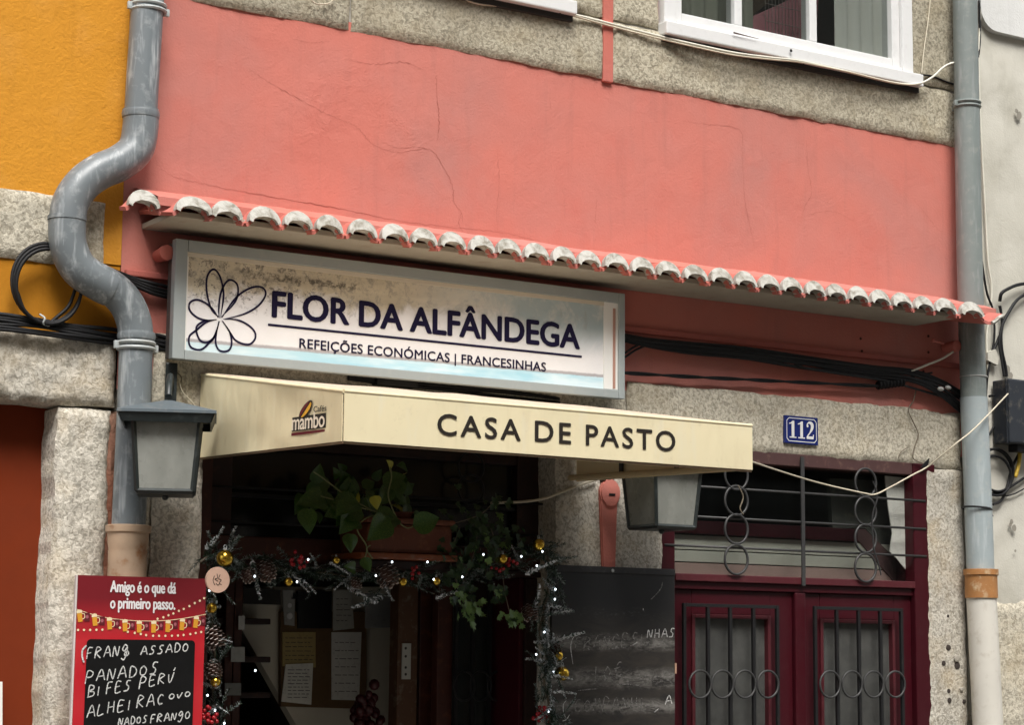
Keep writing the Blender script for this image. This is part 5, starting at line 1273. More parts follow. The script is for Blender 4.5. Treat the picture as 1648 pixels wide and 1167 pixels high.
# black slate field with rounded corners
a, b, t_ = MQ(90, 600).x, MQ(913, 600).x, MQ(500, 521).z
def rrect(x0, x1, z0, z1, r, y):
    out = []
    for (cx_, cz_, s) in ((x1-r, z1-r, 0), (x0+r, z1-r, 1), (x0+r, z0+r, 2), (x1-r, z0+r, 3)):
        for k in range(6): an = math.pi/2*(s+k/5); out.append(v3(cx_+r*math.cos(an), y, cz_+r*math.sin(an)))
    return out
m = mat('slate_field', (.004, .004, .004), .75, spec=.2); g = G(m); g.col(g.mix(g.mr(g.noise(9, 4, .6, .5), .5, .75, 0, .3), (.003, .003, .003), (.012, .012, .012)))
q = new_bm(); prism(q, rrect(a, b, mz0+.05, t_, .012, yM-.002), v3(0, .0015, 0)); obj('slate_field', q, m, mb_)
PW2 = mat('poster_white', (.75, .72, .72), .4)
yT = yM
A0, A1 = MQ(270, 161), MQ(768, 165); z = (A0.z+A1.z)/2; hA = MQ(270, 76).z-MQ(270, 161).z
text_on('lettering', 'Amigo é o que dá', v3(A0.x, yT, z), v3(A1.x, yT, z), v3(A0.x, yT, z+hA), NRM, PW2, mb_, off=.004, bold=.0011, sp=.98, label='white words Amigo é o que dá')
A0, A1 = MQ(270, 284), MQ(762, 289); z = (A0.z+A1.z)/2
text_on('lettering', 'o primeiro passo.', v3(A0.x, yT, z), v3(A1.x, yT, z), v3(A0.x, yT, z+hA), NRM, PW2, mb_, off=.004, bold=.0011, sp=.98, label='white words o primeiro passo.')
MUG, FOAM, FLAG, STAR = mat('beer_amber', (.65, .30, .03), .4), mat('foam_cream', (.78, .66, .42), .5), mat('flag_dark_red', (.11, .008, .014), .5), mat('flag_badge', (.35, .10, .12), .5)
mug_x = [(38, 340), (152, 370), (265, 398), (382, 413), (490, 422), (600, 423), (708, 418), (816, 405), (921, 386)]
def flat(name, pts, m, off, par=mb_): return poly(name, pts, m, off, par, NRM)
string = catmull([MQ(18, 290), MQ(150, 332), MQ(300, 362), MQ(500, 378), (MQ(700, 374)), MQ(880, 350), MQ(1000, 326)], 8)
q = new_bm(); ribbon(q, string, .0018, NRM, .0012); obj('bunting_string', q, FOAM, mb_)
for (zx, zy) in mug_x:
    c = MQ(zx, zy); w2, h2 = .0068, .0170
    an = R(-8)*(zx-600)/500
    rot = lambda x, z: v3(c.x+x*math.cos(an)-z*math.sin(an), yM, c.z+x*math.sin(an)+z*math.cos(an))
    mgo = flat('beer_mug', [rot(-w2, -h2), rot(w2, -h2), rot(w2*1.1, h2*.55), rot(-w2*1.1, h2*.55)], MUG, .0016)
    poly('foam', [rot(-w2*1.25, h2*.5), rot(w2*1.25, h2*.5), rot(w2*1.1, h2*.95), rot(0, h2*1.1), rot(-w2*1.1, h2*.95)], FOAM, .002, mgo, NRM)
    q = new_bm(); ribbon(q, catmull([rot(w2, h2*.35), rot(w2*2.1, h2*.2), rot(w2*2.0, -h2*.4), rot(w2, -h2*.6)], 4), .0022, NRM, .0016); obj('mug_handle', q, FOAM, mgo)
for i in range(9):
    zx = mug_x[i][0]+56; zy = mug_x[i][1]+(mug_x[min(i+1, 8)][1]-mug_x[i][1])*.5-6
    c = MQ(zx, zy-2); fl_ = flat('flag', [c+v3(-.0082, 0, -.013), c+v3(.0082, 0, -.013), c+v3(.0082, 0, .012), c+v3(-.0082, 0, .012)], FLAG, .0013)
    poly('badge', [c+v3(.0045*math.cos(t), 0, .0055*math.sin(t)) for t in [6.283*k/8 for k in range(8)]], STAR, .0018, fl_, NRM)
for (zx, zy) in [(25, 447), (70, 447), (117, 447), (165, 446), (210, 445), (343, 430), (404, 461), (456, 470), (502, 478), (543, 486), (596, 491), (641, 492), (689, 492), (739, 491), (785, 489), (828, 485), (879, 478), (920, 470), (962, 462), (630, 362), (674, 350), (713, 335), (750, 321), (792, 302), (829, 287), (872, 265), (913, 243), (951, 224), (984, 205)]:
    c = MQ(zx, zy); flat('light_dot', [c+v3(.0036*math.cos(t), 0, .0036*math.sin(t)) for t in [6.283*k/8 for k in range(8)]], FOAM if zx < 600 or zy > 400 else mat('dot_pink', (.8, .4, .36), .5) if False else FOAM, .0015)

# ---- hand written chalk letters: strokes in a unit box
GL = {'A': [[(0, 0), (.4, 1), (.75, 0)], [(.15, .38), (.68, .40)]], 'B': [[(.1, 0), (.15, 1), (.55, .95), (.6, .7), (.15, .52), (.65, .4), (.6, .08), (0, 0)]],
 'C': [[(.65, .85), (.35, 1), (.05, .55), (.2, .08), (.6, .1)]], 'D': [[(.1, 0), (.15, 1), (.55, .85), (.68, .45), (.45, .05), (.05, 0)]],
 'E': [[(.62, .95), (.15, .98), (.08, .0), (.62, .04)], [(.12, .52), (.5, .55)]], 'F': [[(.65, 1), (.18, .96), (.08, 0)], [(.14, .5), (.5, .55)]],
 'G': [[(.6, .9), (.2, .9), (.05, .4), (.35, 0), (.6, .3), (.35, .4)]], 'g': [[(.62, .80), (.34, .98), (.10, .62), (.32, .42), (.60, .74), (.56, .20), (.32, -.34), (.02, -.18)]],
 'H': [[(.1, 1), (.05, 0)], [(.6, 1), (.6, 0)], [(.05, .5), (.6, .52)]], 'I': [[(.2, .8), (.15, 0)]], 'L': [[(.15, 1), (.05, .05), (.6, .1)]],
 'M': [[(0, 0), (.12, 1), (.35, .4), (.6, 1), (.7, 0)]], 'N': [[(.02, 0), (.15, .95), (.5, .08), (.68, .95)]], 'n': [[(.02, 0), (.18, .85), (.45, .1), (.62, .35)]],
 'O': [[(.35, .9), (.08, .6), (.15, .1), (.5, .1), (.62, .55), (.35, .9)]], 'o': [[(.3, .6), (.08, .35), (.2, .08), (.5, .2), (.5, .5), (.3, .6)]],
 'P': [[(.0, -.1), (.15, 1), (.6, .85), (.5, .5), (.12, .45)]], 'Q': [[(.35, .9), (.08, .6), (.15, .1), (.5, .1), (.62, .55), (.35, .9)], [(.4, .2), (.7, -.05)]],
 'R': [[(.0, 0), (.15, 1), (.6, .8), (.15, .48), (.6, .0)]], 'S': [[(.68, .95), (.35, .98), (.25, .65), (.5, .4), (.4, .05), (0, .02)]],
 'T': [[(.0, .95), (.7, 1)], [(.35, .98), (.3, 0)]], 'U': [[(.08, .95), (.08, .2), (.3, 0), (.6, .95)]], 'Ú': [[(.08, .8), (.15, .1), (.35, .1), (.6, .9)], [(.55, 1.05), (.7, 1.35)]],
 'V': [[(.05, .7), (.25, 0), (.65, .9)]], ',': [[(.2, .1), (.1, -.15)]], '1': [[(.3, 1), (.3, 0)]], '0': [[(.35, .8), (.1, .4), (.35, 0), (.6, .4), (.35, .8)]],
 '(': [[(.5, 1.1), (.1, .8), (.05, .2), (.2, -.4)]], '€': [[(.65, .85), (.35, .9), (.15, .45), (.35, .02), (.65, .1)], [(0, .55), (.5, .58)]]}
def chalk(parent, word, p0, p1, h, wd, m, y, seed=0, slant=.06):
    """word written between p0 and p1 (baseline), letters separate"""
    n = len(word); U = (p1-p0)/n
    for i, ch in enumerate(word):
        if ch == ' ' or ch not in GL: continue
        bm = new_bm(); hh = h*(1+.14*nz(i*1.9, seed, 0)); dz = h*.10*nz(i*1.3, seed, 6)
        for st in GL[ch]:
            pts = [p0+U*i+v3(u*U.length*1.05+slant*h*v, 0, v*hh+dz+U.z*u) for u, v in st]
            for p in pts: p.y = y
            if len(pts) > 2: pts = catmull(pts, 5)
            else: pts = [pts[0]*(1-k/5)+pts[1]*(k/5) for k in range(6)]
            ribbon(bm, pts, lambda t: wd*(.75+.6*abs(nz(t*5+i, seed, 3))), NRM, .0006)
        obj('chalk_letter', bm, m, parent)
m = mat('chalk', (.62, .62, .60), .9); g = G(m); CH = m
g.col(g.mix(g.mr(g.noise(240, 3, .7), .42, .6, 0, .75), (.70, .70, .68), (.14, .14, .14)))
yc = yM-.0035
for wds, za, zb3, hh in (('FRANg', (85, 668), (420, 640), 88), ('o ASSADO', (372, 650), (880, 606), 72), ('PANADOS', (80, 850), (650, 775), 92), ('BIFES', (95, 960), (440, 905), 90), ('PERÚ', (490, 890), (775, 838), 88), ('ALHEIRA', (92, 1115), (620, 1018), 95), ('C', (628, 1018), (690, 1010), 82), (',', (640, 1010), (690, 1005), 70), ('OVO', (715, 975), (895, 950), 48), ('NADOS', (330, 1175), (560, 1150), 60), ('FRANgO', (572, 1158), (890, 1115), 66)):
    p0, p1 = MQ(*za, yc), MQ(*zb3, yc); chalk(mb_, wds, p0, p1, hh/4.726/520*.86, .0040, CH, yc, seed=za[0])
q = new_bm(); ribbon(q, catmull([MQ(90, 565, yc), MQ(60, 600, yc), MQ(58, 650, yc), MQ(72, 695, yc)], 6), .005, NRM, .0005); obj('chalk_letter', q, CH, mb_)
for wds, dz in (('BACALHAU', .16), ('ROJOES', .24), ('SOPA', .32)):   # lower lines continue below the picture
    pass

# ------------------------------------------------------------------ large chalkboard
yC = -.045
cx0, cx1 = X(888, 1000, yC), X(1086, 1000, yC); cz1 = (Z(897, 909, yC)+Z(1087, 917, yC))/2; cz0 = cz1-1.15
cbd = thing('chalkboard', 'large black chalkboard with smeared chalk writing between doorway and house door', 'chalkboard', ((cx0+cx1)/2, yC, cz0))
m = mat('smeared_chalkboard', (.012, .012, .013), .5); g = G(m)
def band(zc_, hw):
    s = g.n('ShaderNodeSeparateXYZ'); g.l(g.obj(), s.inputs[0]); d = g.math('ABSOLUTE', g.math('SUBTRACT', s.outputs[2], zc_)); return g.mr(g.math('ADD', d, g.math('MULTIPLY', g.noise(10, 4, .6), hw*.8)), hw*.4, hw*1.4, 1, 0)
n1 = g.noise(9, 5, .7, .8, sc=(1, 1, 3.0)); n2 = g.noise(60, 3, .7, 0, sc=(1, 1, 2)); n3 = g.noise(2.5, 3)
oz = lambda px, py: Z(px, py, yC)-cz0
c = g.mix(g.mr(n3, .4, .7), (.010, .011, .013), (.017, .016, .016))
bsum = g.math('MAXIMUM', band(oz(990, 1035), .035), g.math('MAXIMUM', band(oz(990, 1092), .04), band(oz(990, 1138), .03)))
low = g.n('ShaderNodeSeparateXYZ'); g.l(g.obj(), low.inputs[0]); lowm = g.mr(low.outputs[2], oz(990, 1040), oz(990, 975), 1, 0)
c = g.mix(g.math('MULTIPLY', lowm, g.mr(n1, .3, .62, .15, .9)), c, (.050, .042, .034))
c = g.mix(g.math('MULTIPLY', bsum, g.mr(n1, .42, .62, .0, .8)), c, (.27, .26, .24))
c = g.mix(g.math('MULTIPLY', g.math('MULTIPLY', bsum, g.mr(n2, .5, .66, 0, .5)), 1.0), c, (.36, .35, .33))
c = g.mix(g.math('MULTIPLY', g.math('MULTIPLY', band(oz(990, 987), .03), g.mr(n2, .52, .66, 0, .4)), g.mr(n1, .45, .6)), c, (.12, .12, .12))
g.col(c)
b_('slate', cx0+.0, cx1, yC, yC+.014, cz0, cz1, m, cbd, .002)
b_('top_strip', cx0, cx1, yC-.003, yC-.0005, cz1-.022, cz1-.001, M_paint('black_batten', (.022, .022, .024), .5, .3, (.08, .08, .08)), cbd, .001)
q = new_bm(); lathe(q, [(.006, 0), (.005, -.003)], P(986, 919, yC-.003), 10, 'y'); obj('screw', q, CLAMPM, cbd)
m = mat('faint_chalk', (.3, .3, .29), .9); g = G(m); FC = m
g.col(g.mix(g.mr(g.noise(120, 3, .7), .40, .58, 0, .95), (.30, .295, .28), (.05, .046, .042)))
def CQ(zx, zy): return P(840+zx/3.93, 870+zy/3.93, yC-.001)
chalk(cbd, 'FRANCESI', CQ(330, 705), CQ(800, 660), .045, .004, FC, yC-.0008, 3)
chalk(cbd, 'NHAS', CQ(790, 620), CQ(975, 612), .030, .0045, CH, yC-.0008, 5)
chalk(cbd, '10€', CQ(440, 905), CQ(650, 850), .052, .0045, FC, yC-.0008, 7)
chalk(cbd, 'COMPANHI', CQ(330, 1090), CQ(800, 1060), .042, .0040, FC, yC-.0008, 9); chalk(cbd, 'A', CQ(905, 1040), CQ(960, 1035), .030, .0045, CH, yC-.0008, 11)
for pts in ([(370, 596), (325, 615), (308, 670), (315, 740), (322, 785)], [(280, 1015), (262, 1040), (262, 1090), (275, 1120)], [(590, 915), (660, 912), (745, 920)], [(355, 952), (420, 945), (480, 940)], [(698, 665), (730, 645)], [(835, 1090), (865, 1065)], [(525, 690), (575, 685), (640, 678)], [(300, 1105), (280, 1135), (255, 1145)],
            [(765, 430), (768, 445)], [(815, 375), (850, 340), (880, 300), (888, 265)]):
    q = new_bm(); ribbon(q, catmull([CQ(*p) for p in pts], 6), lambda t: .0035*(1.1-abs(2*t-1)*.6), NRM, .0008); obj('chalk_stroke', q, FC if pts[0][0] in (590, 355, 525, 815) else CH, cbd)
q = new_bm(); box(q, cx1+.001, cx1+.008, yC, yC+.01, Z(1090, 1085, yC), Z(1090, 1068, yC), .001); obj('edge_chip', q, mat('bare_wood_chip', (.5, .3, .2), .7), cbd)

# ------------------------------------------------------------------ christmas garland round the doorway
GREEN1 = mat('needle_green', (.018, .045, .020), .6); GREEN2 = mat('needle_frosted', (.30, .34, .33), .7); GREEN3 = mat('needle_grey_green', (.05, .085, .065), .65)
FROST = mat('artificial_snow', (.86, .88, .90), .8)
gar = thing('christmas_garland', 'frosted christmas garland of artificial fir along the top and sides of the café doorway', 'garland', P(600, 910, -.03))
def sprig_bm(seed, L=.13, n=70, nl=.022):
    r_ = random.Random(seed); bm = new_bm()
    cv = r_.uniform(-.3, .3)
    ax = [v3(cv*L*(t*t), 0, L*t) for t in [k/8 for k in range(9)]]
    tube(bm, ax, lambda t: .0022*(1.1-t), 4)
    for f in bm.faces: f.material_index = 0
    for i in range(n):
        t = (i+.5)/n; p = v3(cv*L*t*t, 0, L*t); an = r_.uniform(0, 6.283); out = v3(math.cos(an), math.sin(an), .75).normalized()
        l = nl*r_.uniform(.7, 1.2)*(1.05-.5*t); s = out.cross(v3(0, 0, 1)).normalized()*.0017
        q_ = p+out*l
        f = bm.faces.new([bm.verts.new(p-s), bm.verts.new(p+s), bm.verts.new(q_+s*.8), bm.verts.new(q_-s*.8)])
        f.material_index = 1 if r_.random() < (.22+.35*t) else (2 if r_.random() < .3 else 0)
    return bm
def multi(name, bm, mats, parent, smooth=None):
    me = bpy.data.meshes.new(name); bm.to_mesh(me); bm.free()
    for mm in mats: me.materials.append(mm)
    o = bpy.data.objects.new(name, me); COL.objects.link(o); o.parent = parent; return o
SPR = []
def place(src_list, parent, p, M3, sc, idx, name):
    """first use moves the source itself, later uses copy it"""
    mw = Matrix.Translation(p) @ M3.to_4x4() @ Matrix.Diagonal((sc, sc, sc, 1))
    base = wloc(parent); mw.translation = mw.translation-base
    s = src_list[idx]
    if s[1]: o = s[0].copy(); COL.objects.link(o); o.parent = parent
    else: o = s[0]; s[1] = True; o.parent = parent
    o.matrix_basis = mw; return o
for k in range(5): SPR.append([multi('fir_sprig', sprig_bm(k), [GREEN1, GREEN2, GREEN3], gar), False])
def frosted_bm(seed, L=.09):
    r_ = random.Random(seed+50); bm = new_bm()
    for i in range(150):
        t = r_.random(); an = r_.uniform(0, 6.283); p = v3(.25*L*t*t, 0, L*t); out = v3(math.cos(an), math.sin(an)*.5, .6).normalized()
        l = .013*(1.1-.6*t)*r_.uniform(.6, 1.1); s = out.cross(v3(0, 0, 1)).normalized()*.002
        f = bm.faces.new([bm.verts.new(p-s), bm.verts.new(p+s), bm.verts.new(p+out*l+s), bm.verts.new(p+out*l-s)]); f.material_index = 0 if r_.random() < .62 else 1
    return bm
FRS = [[multi('frosted_sprig', frosted_bm(k), [FROST, GREEN3], gar), False] for k in range(3)]
def align(d, roll):
    d = d.normalized(); return d.to_track_quat('Z', 'Y').to_matrix() @ Matrix.Rotation(roll, 3, 'Z')
yG = -.035
top_path = catmull([P(322, 905, yG), P(350, 893, yG), P(400, 915, yG), P(450, 915, yG-.01), P(520, 922, yG), P(590, 932, yG), P(640, 925, yG), P(700, 930, yG), P(760, 922, yG), P(820, 905, yG), P(862, 890, yG), P(885, 892, yG)], 10)
left_path = catmull([P(335, 905, yG), P(345, 960, yG), P(340, 1010, yG), P(346, 1060, yG), P(343, 1110, yG), P(345, 1170, yG), P(345, 1300, yG)], 10)
right_path = catmull([P(880, 885, yG-.04), P(884, 930, yG-.06), P(876, 985, yG-.06), P(868, 1020, yG-.07), P(880, 1060, yG-.07), P(876, 1100, yG-.07), P(884, 1150, yG-.07), P(880, 1300, yG-.07)], 10)
gr = random.Random(21)
for path, dens, thin in ((top_path, 2.2, .014), (left_path, 1.3, .016), (right_path, 1.9, .016)):
    q = new_bm(); tube(q, path, .004, 6); obj('wire_core', q, BROWNC, gar, smooth=60)
    L_ = 0; nxt = 0
    for a, b in zip(path, path[1:]):
        L_ += (b-a).length
        while L_ > nxt:
            nxt += .017/dens; d = (b-a).normalized()*gr.choice((1, 1, -1))+v3(gr.gauss(0, .45), -abs(gr.gauss(0, .5)), gr.gauss(0, .45))
            place(SPR, gar, a+v3(gr.gauss(0, thin), gr.uniform(-.015, .01), gr.gauss(0, thin)), align(d, gr.uniform(0, 6)), gr.uniform(.45, .8), gr.randrange(5), 'fir_sprig')
for (px, py, ex, ey, s) in ((405, 900, 412, 955, 1.0), (330, 885, 345, 870, .7), (555, 935, 590, 975, 1.0), (615, 960, 585, 975, .9), (618, 935, 622, 965, .6), (845, 925, 880, 905, 1.0), (850, 1000, 865, 970, 1.0), (885, 965, 870, 1000, .8), (885, 1035, 915, 1022, .95), (885, 1060, 890, 1040, .7), (700, 965, 725, 950, .7), (340, 975, 336, 1010, .7), (345, 1060, 338, 1085, .7), (890, 1120, 880, 1160, .8), (895, 1085, 902, 1110, .7), (480, 930, 500, 945, .6), (530, 905, 560, 920, .6)):
    a, b = P(px, py, yG-.06), P(ex, ey, yG-.07); place(FRS, gar, a, align(b-a+v3(0, -.01, 0), gr.uniform(0, 6)), s*1.35, gr.randrange(3), 'frosted_sprig')
for i in range(26):
    path = (top_path, right_path, right_path, left_path)[i % 4]; a = path[gr.randrange(4, len(path)-12)]
    place(FRS, gar, a+v3(gr.gauss(0, .012), -.03, gr.gauss(0, .012)), align(v3(gr.gauss(0, 1), gr.gauss(-.4, .2), gr.gauss(-.4, .7)), gr.uniform(0, 6)), gr.uniform(.5, .95), gr.randrange(3), 'frosted_sprig')
# pine cones
CONE = mat('pine_cone_brown', (.085, .042, .028), .8); CONET = mat('pine_cone_tips', (.50, .42, .38), .8)
def cone_bm():
    bm = new_bm(); sphere(bm, v3(0, 0, 0), .02, 10, 8, (.8, .8, 1.1))
    for i in range(60):
        t = i/60; an = i*2.4; z = .028*(1-2*t); r_ = .024*math.sqrt(max(0, 1-(z/.034)**2)); o_ = v3(math.cos(an), math.sin(an), .25).normalized(); p = v3(math.cos(an)*r_*.75, math.sin(an)*r_*.75, z)
        s = o_.cross(v3(0, 0, 1)).normalized()*.0065; up = v3(0, 0, .002); e = p+o_*.010
        for f, mi in (((p-s*.6, p+s*.6, e+s, e-s), 0), ((e-s, e+s, e+s*.4+o_*.004+up, e-s*.4+o_*.004+up), 1)):
            bm.faces.new([bm.verts.new(x) for x in f]).material_index = mi
    return bm
CNS = [[multi('pine_cone', cone_bm(), [CONE, CONET], gar), False]]
for (px, py, s) in ((428, 918, 1.0), (400, 925, .75), (622, 925, 1.25), (570, 940, .7), (343, 1025, 1.1), (343, 1078, .9), (893, 1048, .8), (852, 985, .9)):
    place(CNS, gar, P(px, py, yG-.075), align(v3(gr.gauss(0, .4), -.5, -1), gr.uniform(0, 6)), s, 0, 'pine_cone')
# berries
BER = mat('red_berry', (.36, .012, .018), .22)
for (px, py, n, s) in ((485, 903, 10, 1), (475, 908, 5, 1), (665, 920, 7, .9), (815, 905, 10, 1), (805, 918, 5, .8), (875, 1155, 14, 1.15), (870, 1140, 5, 1.1), (340, 1157, 12, 1.1), (335, 1146, 4, 1)):
    q = new_bm()
    for i in range(n): sphere(q, P(px+gr.gauss(0, 6), py+gr.gauss(0, 6), yG-.07+gr.gauss(0, .01)), .0066*s, 8, 6)
    o = obj('berry_cluster', q, BER, gar, smooth=180)
# bead lights
BULB = mat('fairy_light', (.9, .95, 1), .3); BULB.node_tree.nodes['Principled BSDF'].inputs['Emission Color'].default_value = (.80, .92, 1, 1); BULB.node_tree.nodes['Principled BSDF'].inputs['Emission Strength'].default_value = 2.2
fl = thing('fairy_lights', 'string of small white fairy lights wound through the christmas garland', 'fairy lights', P(600, 905, -.06))
FB = None
for (px, py) in ((496, 901), (605, 927), (631, 905), (688, 905), (698, 933), (744, 929), (778, 893), (839, 896), (873, 888), (864, 911), (894, 949), (893, 965), (876, 1018), (863, 1054), (891, 1081), (883, 1146), (337, 951), (334, 1120), (346, 1144), (361, 1165), (411, 1080), (410, 928), (478, 937), (1e9, 0)):
    if px > 1e8: break
    q = new_bm(); sphere(q, P(px, py, yG-.10),   .0030, 8, 6, (1, 1, 1.2)); obj('bulb', q, BULB, fl, smooth=180)
q = new_bm(); tube(q, [p+v3(.008*math.sin(i*.7), -.03-.01*math.cos(i*.9), .012*math.sin(i*.5)) for i, p in enumerate(top_path)], .0013, 4); obj('light_wire', q, GREEN1, fl)
# golden baubles and little bells (each hangs by itself)
GOLD = M_paint('worn_gold', (.72, .46, .06), .22, .15, (.5, .35, .1), metal=1.0)
GB = [(362, 899, 13, 'gold bauble at the upper left corner of the doorway above the wooden slice'), (341, 979, 8, 'small gold bauble below the wooden slice'), (347, 1098, 8, 'small gold bauble low on the left side of the doorway'), (464, 937, 7, 'small gold bell under the red berries of the garland'), (541, 902, 6, 'dull gold leaf bell at the top of the garland'), (648, 937, 7, 'small gold bell right of the big pine cone'), (702, 936, 7, 'small gold bell behind two fairy lights'), (809, 900, 8, 'small gold bauble among the red berries under the ivy'), (867, 877, 10, 'gold bauble at the upper right corner of the doorway'), (898, 1056, 9, 'gold bauble under a pine cone on the right side of the doorway'), (905, 1085, 12, 'largest shiny gold bauble beside the chalkboard')]
for (px, py, r, lab) in GB:
    t = thing('bauble', lab, 'bauble', P(px, py, yG-.085), 'gold baubles on the christmas garland'); c = t.location.copy(); rr = r/500
    q = new_bm(); sphere(q, c, rr, 18, 12); obj('ball', q, GOLD, t, smooth=180)
    q = new_bm(); lathe(q, [(rr*.25, 0), (rr*.25, rr*.22), (rr*.12, rr*.25)], c+v3(0, 0, rr*.95), 10); tube(q, circle_pts(c+v3(0, 0, rr*1.35), rr*.18, 10), rr*.05, 5, True); obj('cap', q, CLAMPM, t, smooth=40)
# wooden slice ornament
ws = thing('wooden_slice', 'round pale wooden slice ornament with handwriting hanging at the upper left of the doorway', 'ornament', P(349, 934, yG-.13))
c = ws.location.copy(); q = new_bm(); lathe(q, [(.0385, 0), (.039, -.004), (.038, -.008)], c, 26, 'y'); obj('disc', q, M_paint('pale_pink_wood', (.62, .40, .30), .7, .2, (.45, .25, .17)), ws, smooth=40)
chalk(ws, 'NATAL'[::1], c+v3(.008, -.0085, -.02), c+v3(.009, -.0085, -.019), .001, .001, DARKP, c.y-.0085) if False else None
q = new_bm()
for pts in ([(-.012, .012), (-.016, -.002), (-.010, -.016)], [(-.004, .018), (-.002, .006), (-.010, .002), (.0, -.004)], [(.006, .016), (.002, .004), (.010, .0), (.004, -.010), (.012, -.014)], [(-.006, -.010), (.0, -.016), (.004, -.012)]):
    ribbon(q, catmull([c+v3(a, -.0083, b) for a, b in pts], 5), .0022, NRM, .0005)
obj('handwriting', q, DARKP, ws)

# ------------------------------------------------------------------ potted plants on the transom ledge
pl_ = thing('planter', 'long terracotta planter box standing on the ledge over the café doorway', 'planter', P(655, 890, -.02))
TER = M_paint('orange_terracotta', (.13, .034, .013), .6, .3, (.3, .12, .06))
za, zb4 = Z(655, 893, -.10), Z(655, 835, -.10)
xp0, xp1 = X(592, 880, -.10), X(728, 880, -.10)
b_('trough', xp0, xp1, -.10, .10, za+.004, zb4-.018, TER, pl_, .012)
b_('rim', xp0-.008, xp1+.008, -.108, .108, zb4-.0175, zb4, TER, pl_, .006)
b_('saucer', xp0-.03, xp1+.012, -.115, .11, za-.018, za+.003, M_paint('orange_plastic', (.20, .05, .014), .4, .2), pl_, .005)
q = new_bm(); lathe(q, [(.03, -.02), (.045, .02), (.052, .045), (.047, .045)], P(645, 838, -.03)+v3(0, 0, -.02), 24); obj('inner_pot', q, TER, pl_, smooth=40)
q = new_bm(); box(q, X(560, 900, -.08), X(760, 900, -.08), -.07, ys-.03, za-.045, za-.019, .004); tag(obj('ledge_board', q, BROWNW), 'dark ledge board under the planter', 'ledge')
ph = thing('pothos_plant', 'trailing pothos plant with broad green leaves in the terracotta planter', 'plant', P(645, 840, -.03))
LEAFA = mat('pothos_leaf', (.045, .13, .018), .35); g = G(LEAFA)
g.col(g.mix(g.mr(g.noise(30, 3, .6), .48, .66, 0, .8), (.022, .070, .009), (.10, .16, .022))); LEAFY = mat('pothos_yellow_leaf', (.42, .42, .05), .4)
def leaf_bm(seed=0, fold=.25):
    """heart shaped leaf, stem at origin, tip towards +Z, faces -Y"""
    bm = new_bm(); n = 10; L_, Rr, Md = [], [], []
    for i in range(n+1):
        t = i/n; w_ = .46*math.sin(math.pi*min(1, t**.62))**.85*(1-t*.25) if 0 < t < 1 else 0
        zz = t-.12*math.exp(-((t-.05)/.08)**2)*0; y = -.18*math.sin(t*2.4)*.6+.10*t*t
        Md.append(bm.verts.new((0, y+.02, zz))); back = .10*math.exp(-(t/.18)**2)
        L_.append([bm.verts.new((-w_*s, y-fold*w_*s, zz-back*s)) for s in (.5, 1)]); Rr.append([bm.verts.new((w_*s, y-fold*w_*s*.8, zz-back*s)) for s in (.5, 1)])
    for i in range(n):
        for S_d, sg_ in ((L_, 1), (Rr, -1)):
            for a, b, c2, d in ((Md[i], S_d[i][0], S_d[i+1][0], Md[i+1]), (S_d[i][0], S_d[i][1], S_d[i+1][1], S_d[i+1][0])):
                try: bm.faces.new((a, b, c2, d) if sg_ > 0 else (d, c2, b, a))
                except Exception: pass
    bmesh.ops.remove_doubles(bm, verts=bm.verts, dist=.0005); return bm
def leafobj(name, bmf, m):
    me = bpy.data.meshes.new(name); b = bmf; b.to_mesh(me); b.free(); me.materials.append(m)
    for p in me.polygons: p.use_smooth = True
    o = bpy.data.objects.new(name, me); COL.objects.link(o); return [o, False]
PL = [leafobj('leaf', leaf_bm(0, .25), LEAFA), leafobj('leaf', leaf_bm(1, .5), LEAFA), leafobj('leaf', leaf_bm(2, .35), LEAFY)]
lr_ = random.Random(4)
# (base px, base py, tip px, tip py, kind, depth)
LV = [(488, 800, 474, 830, 1, -.10), (505, 775, 516, 745, 1, -.08), (500, 800, 530, 770, 0, -.05), (520, 808, 475, 812, 1, -.12), (490, 822, 499, 862, 0, -.16), (512, 800, 540, 832, 0, -.10), (555, 805, 562, 765, 0, -.06), (560, 780, 548, 755, 1, -.04), (570, 812, 538, 832, 1, -.16), (575, 815, 520, 832, 0, -.13), (565, 825, 545, 862, 0, -.15), (558, 828, 540, 848, 1, -.12), (560, 862, 565, 892, 1, -.17), (578, 842, 560, 850, 0, -.15), (622, 838, 590, 872, 0, -.20), (612, 840, 640, 848, 0, -.14), (634, 833, 595, 850, 1, -.14), (598, 818, 588, 797, 1, -.10), (588, 812, 605, 800, 0, -.08), (620, 780, 655, 765, 0, -.10), (625, 785, 612, 815, 0, -.08), (628, 755, 624, 745, 2, -.10), (636, 800, 655, 812, 1, -.06), (640, 775, 642, 805, 0, -.06), (603, 800, 607, 822, 2, -.16), (606, 812, 590, 808, 1, -.12), (668, 846, 709, 833, 0, -.20), (585, 900, 596, 922, 0, -.20), (570, 915, 552, 912, 1, -.16), (540, 770, 536, 752, 1, -.05), (552, 760, 545, 748, 1, -.03), (600, 770, 615, 755, 1, -.02), (650, 790, 662, 782, 1, -.02), (520, 790, 505, 812, 1, -.06), (535, 812, 560, 824, 0, -.14)]
for (a, b, c2, d, k, y) in LV:
    p0, p1 = P(a, b, y), P(c2, d, y-.015); L_ = (p1-p0).length*1.05; d_ = (p1-p0)
    zax = d_.normalized(); yax = v3(lr_.gauss(.15, .25), 1, lr_.gauss(-.15, .3)); xax = yax.cross(zax).normalized(); yax = zax.cross(xax)
    M3 = Matrix((xax, yax, zax)).transposed(); o = place(PL, ph, p0, M3, max(.042, L_*.92), k, 'leaf')
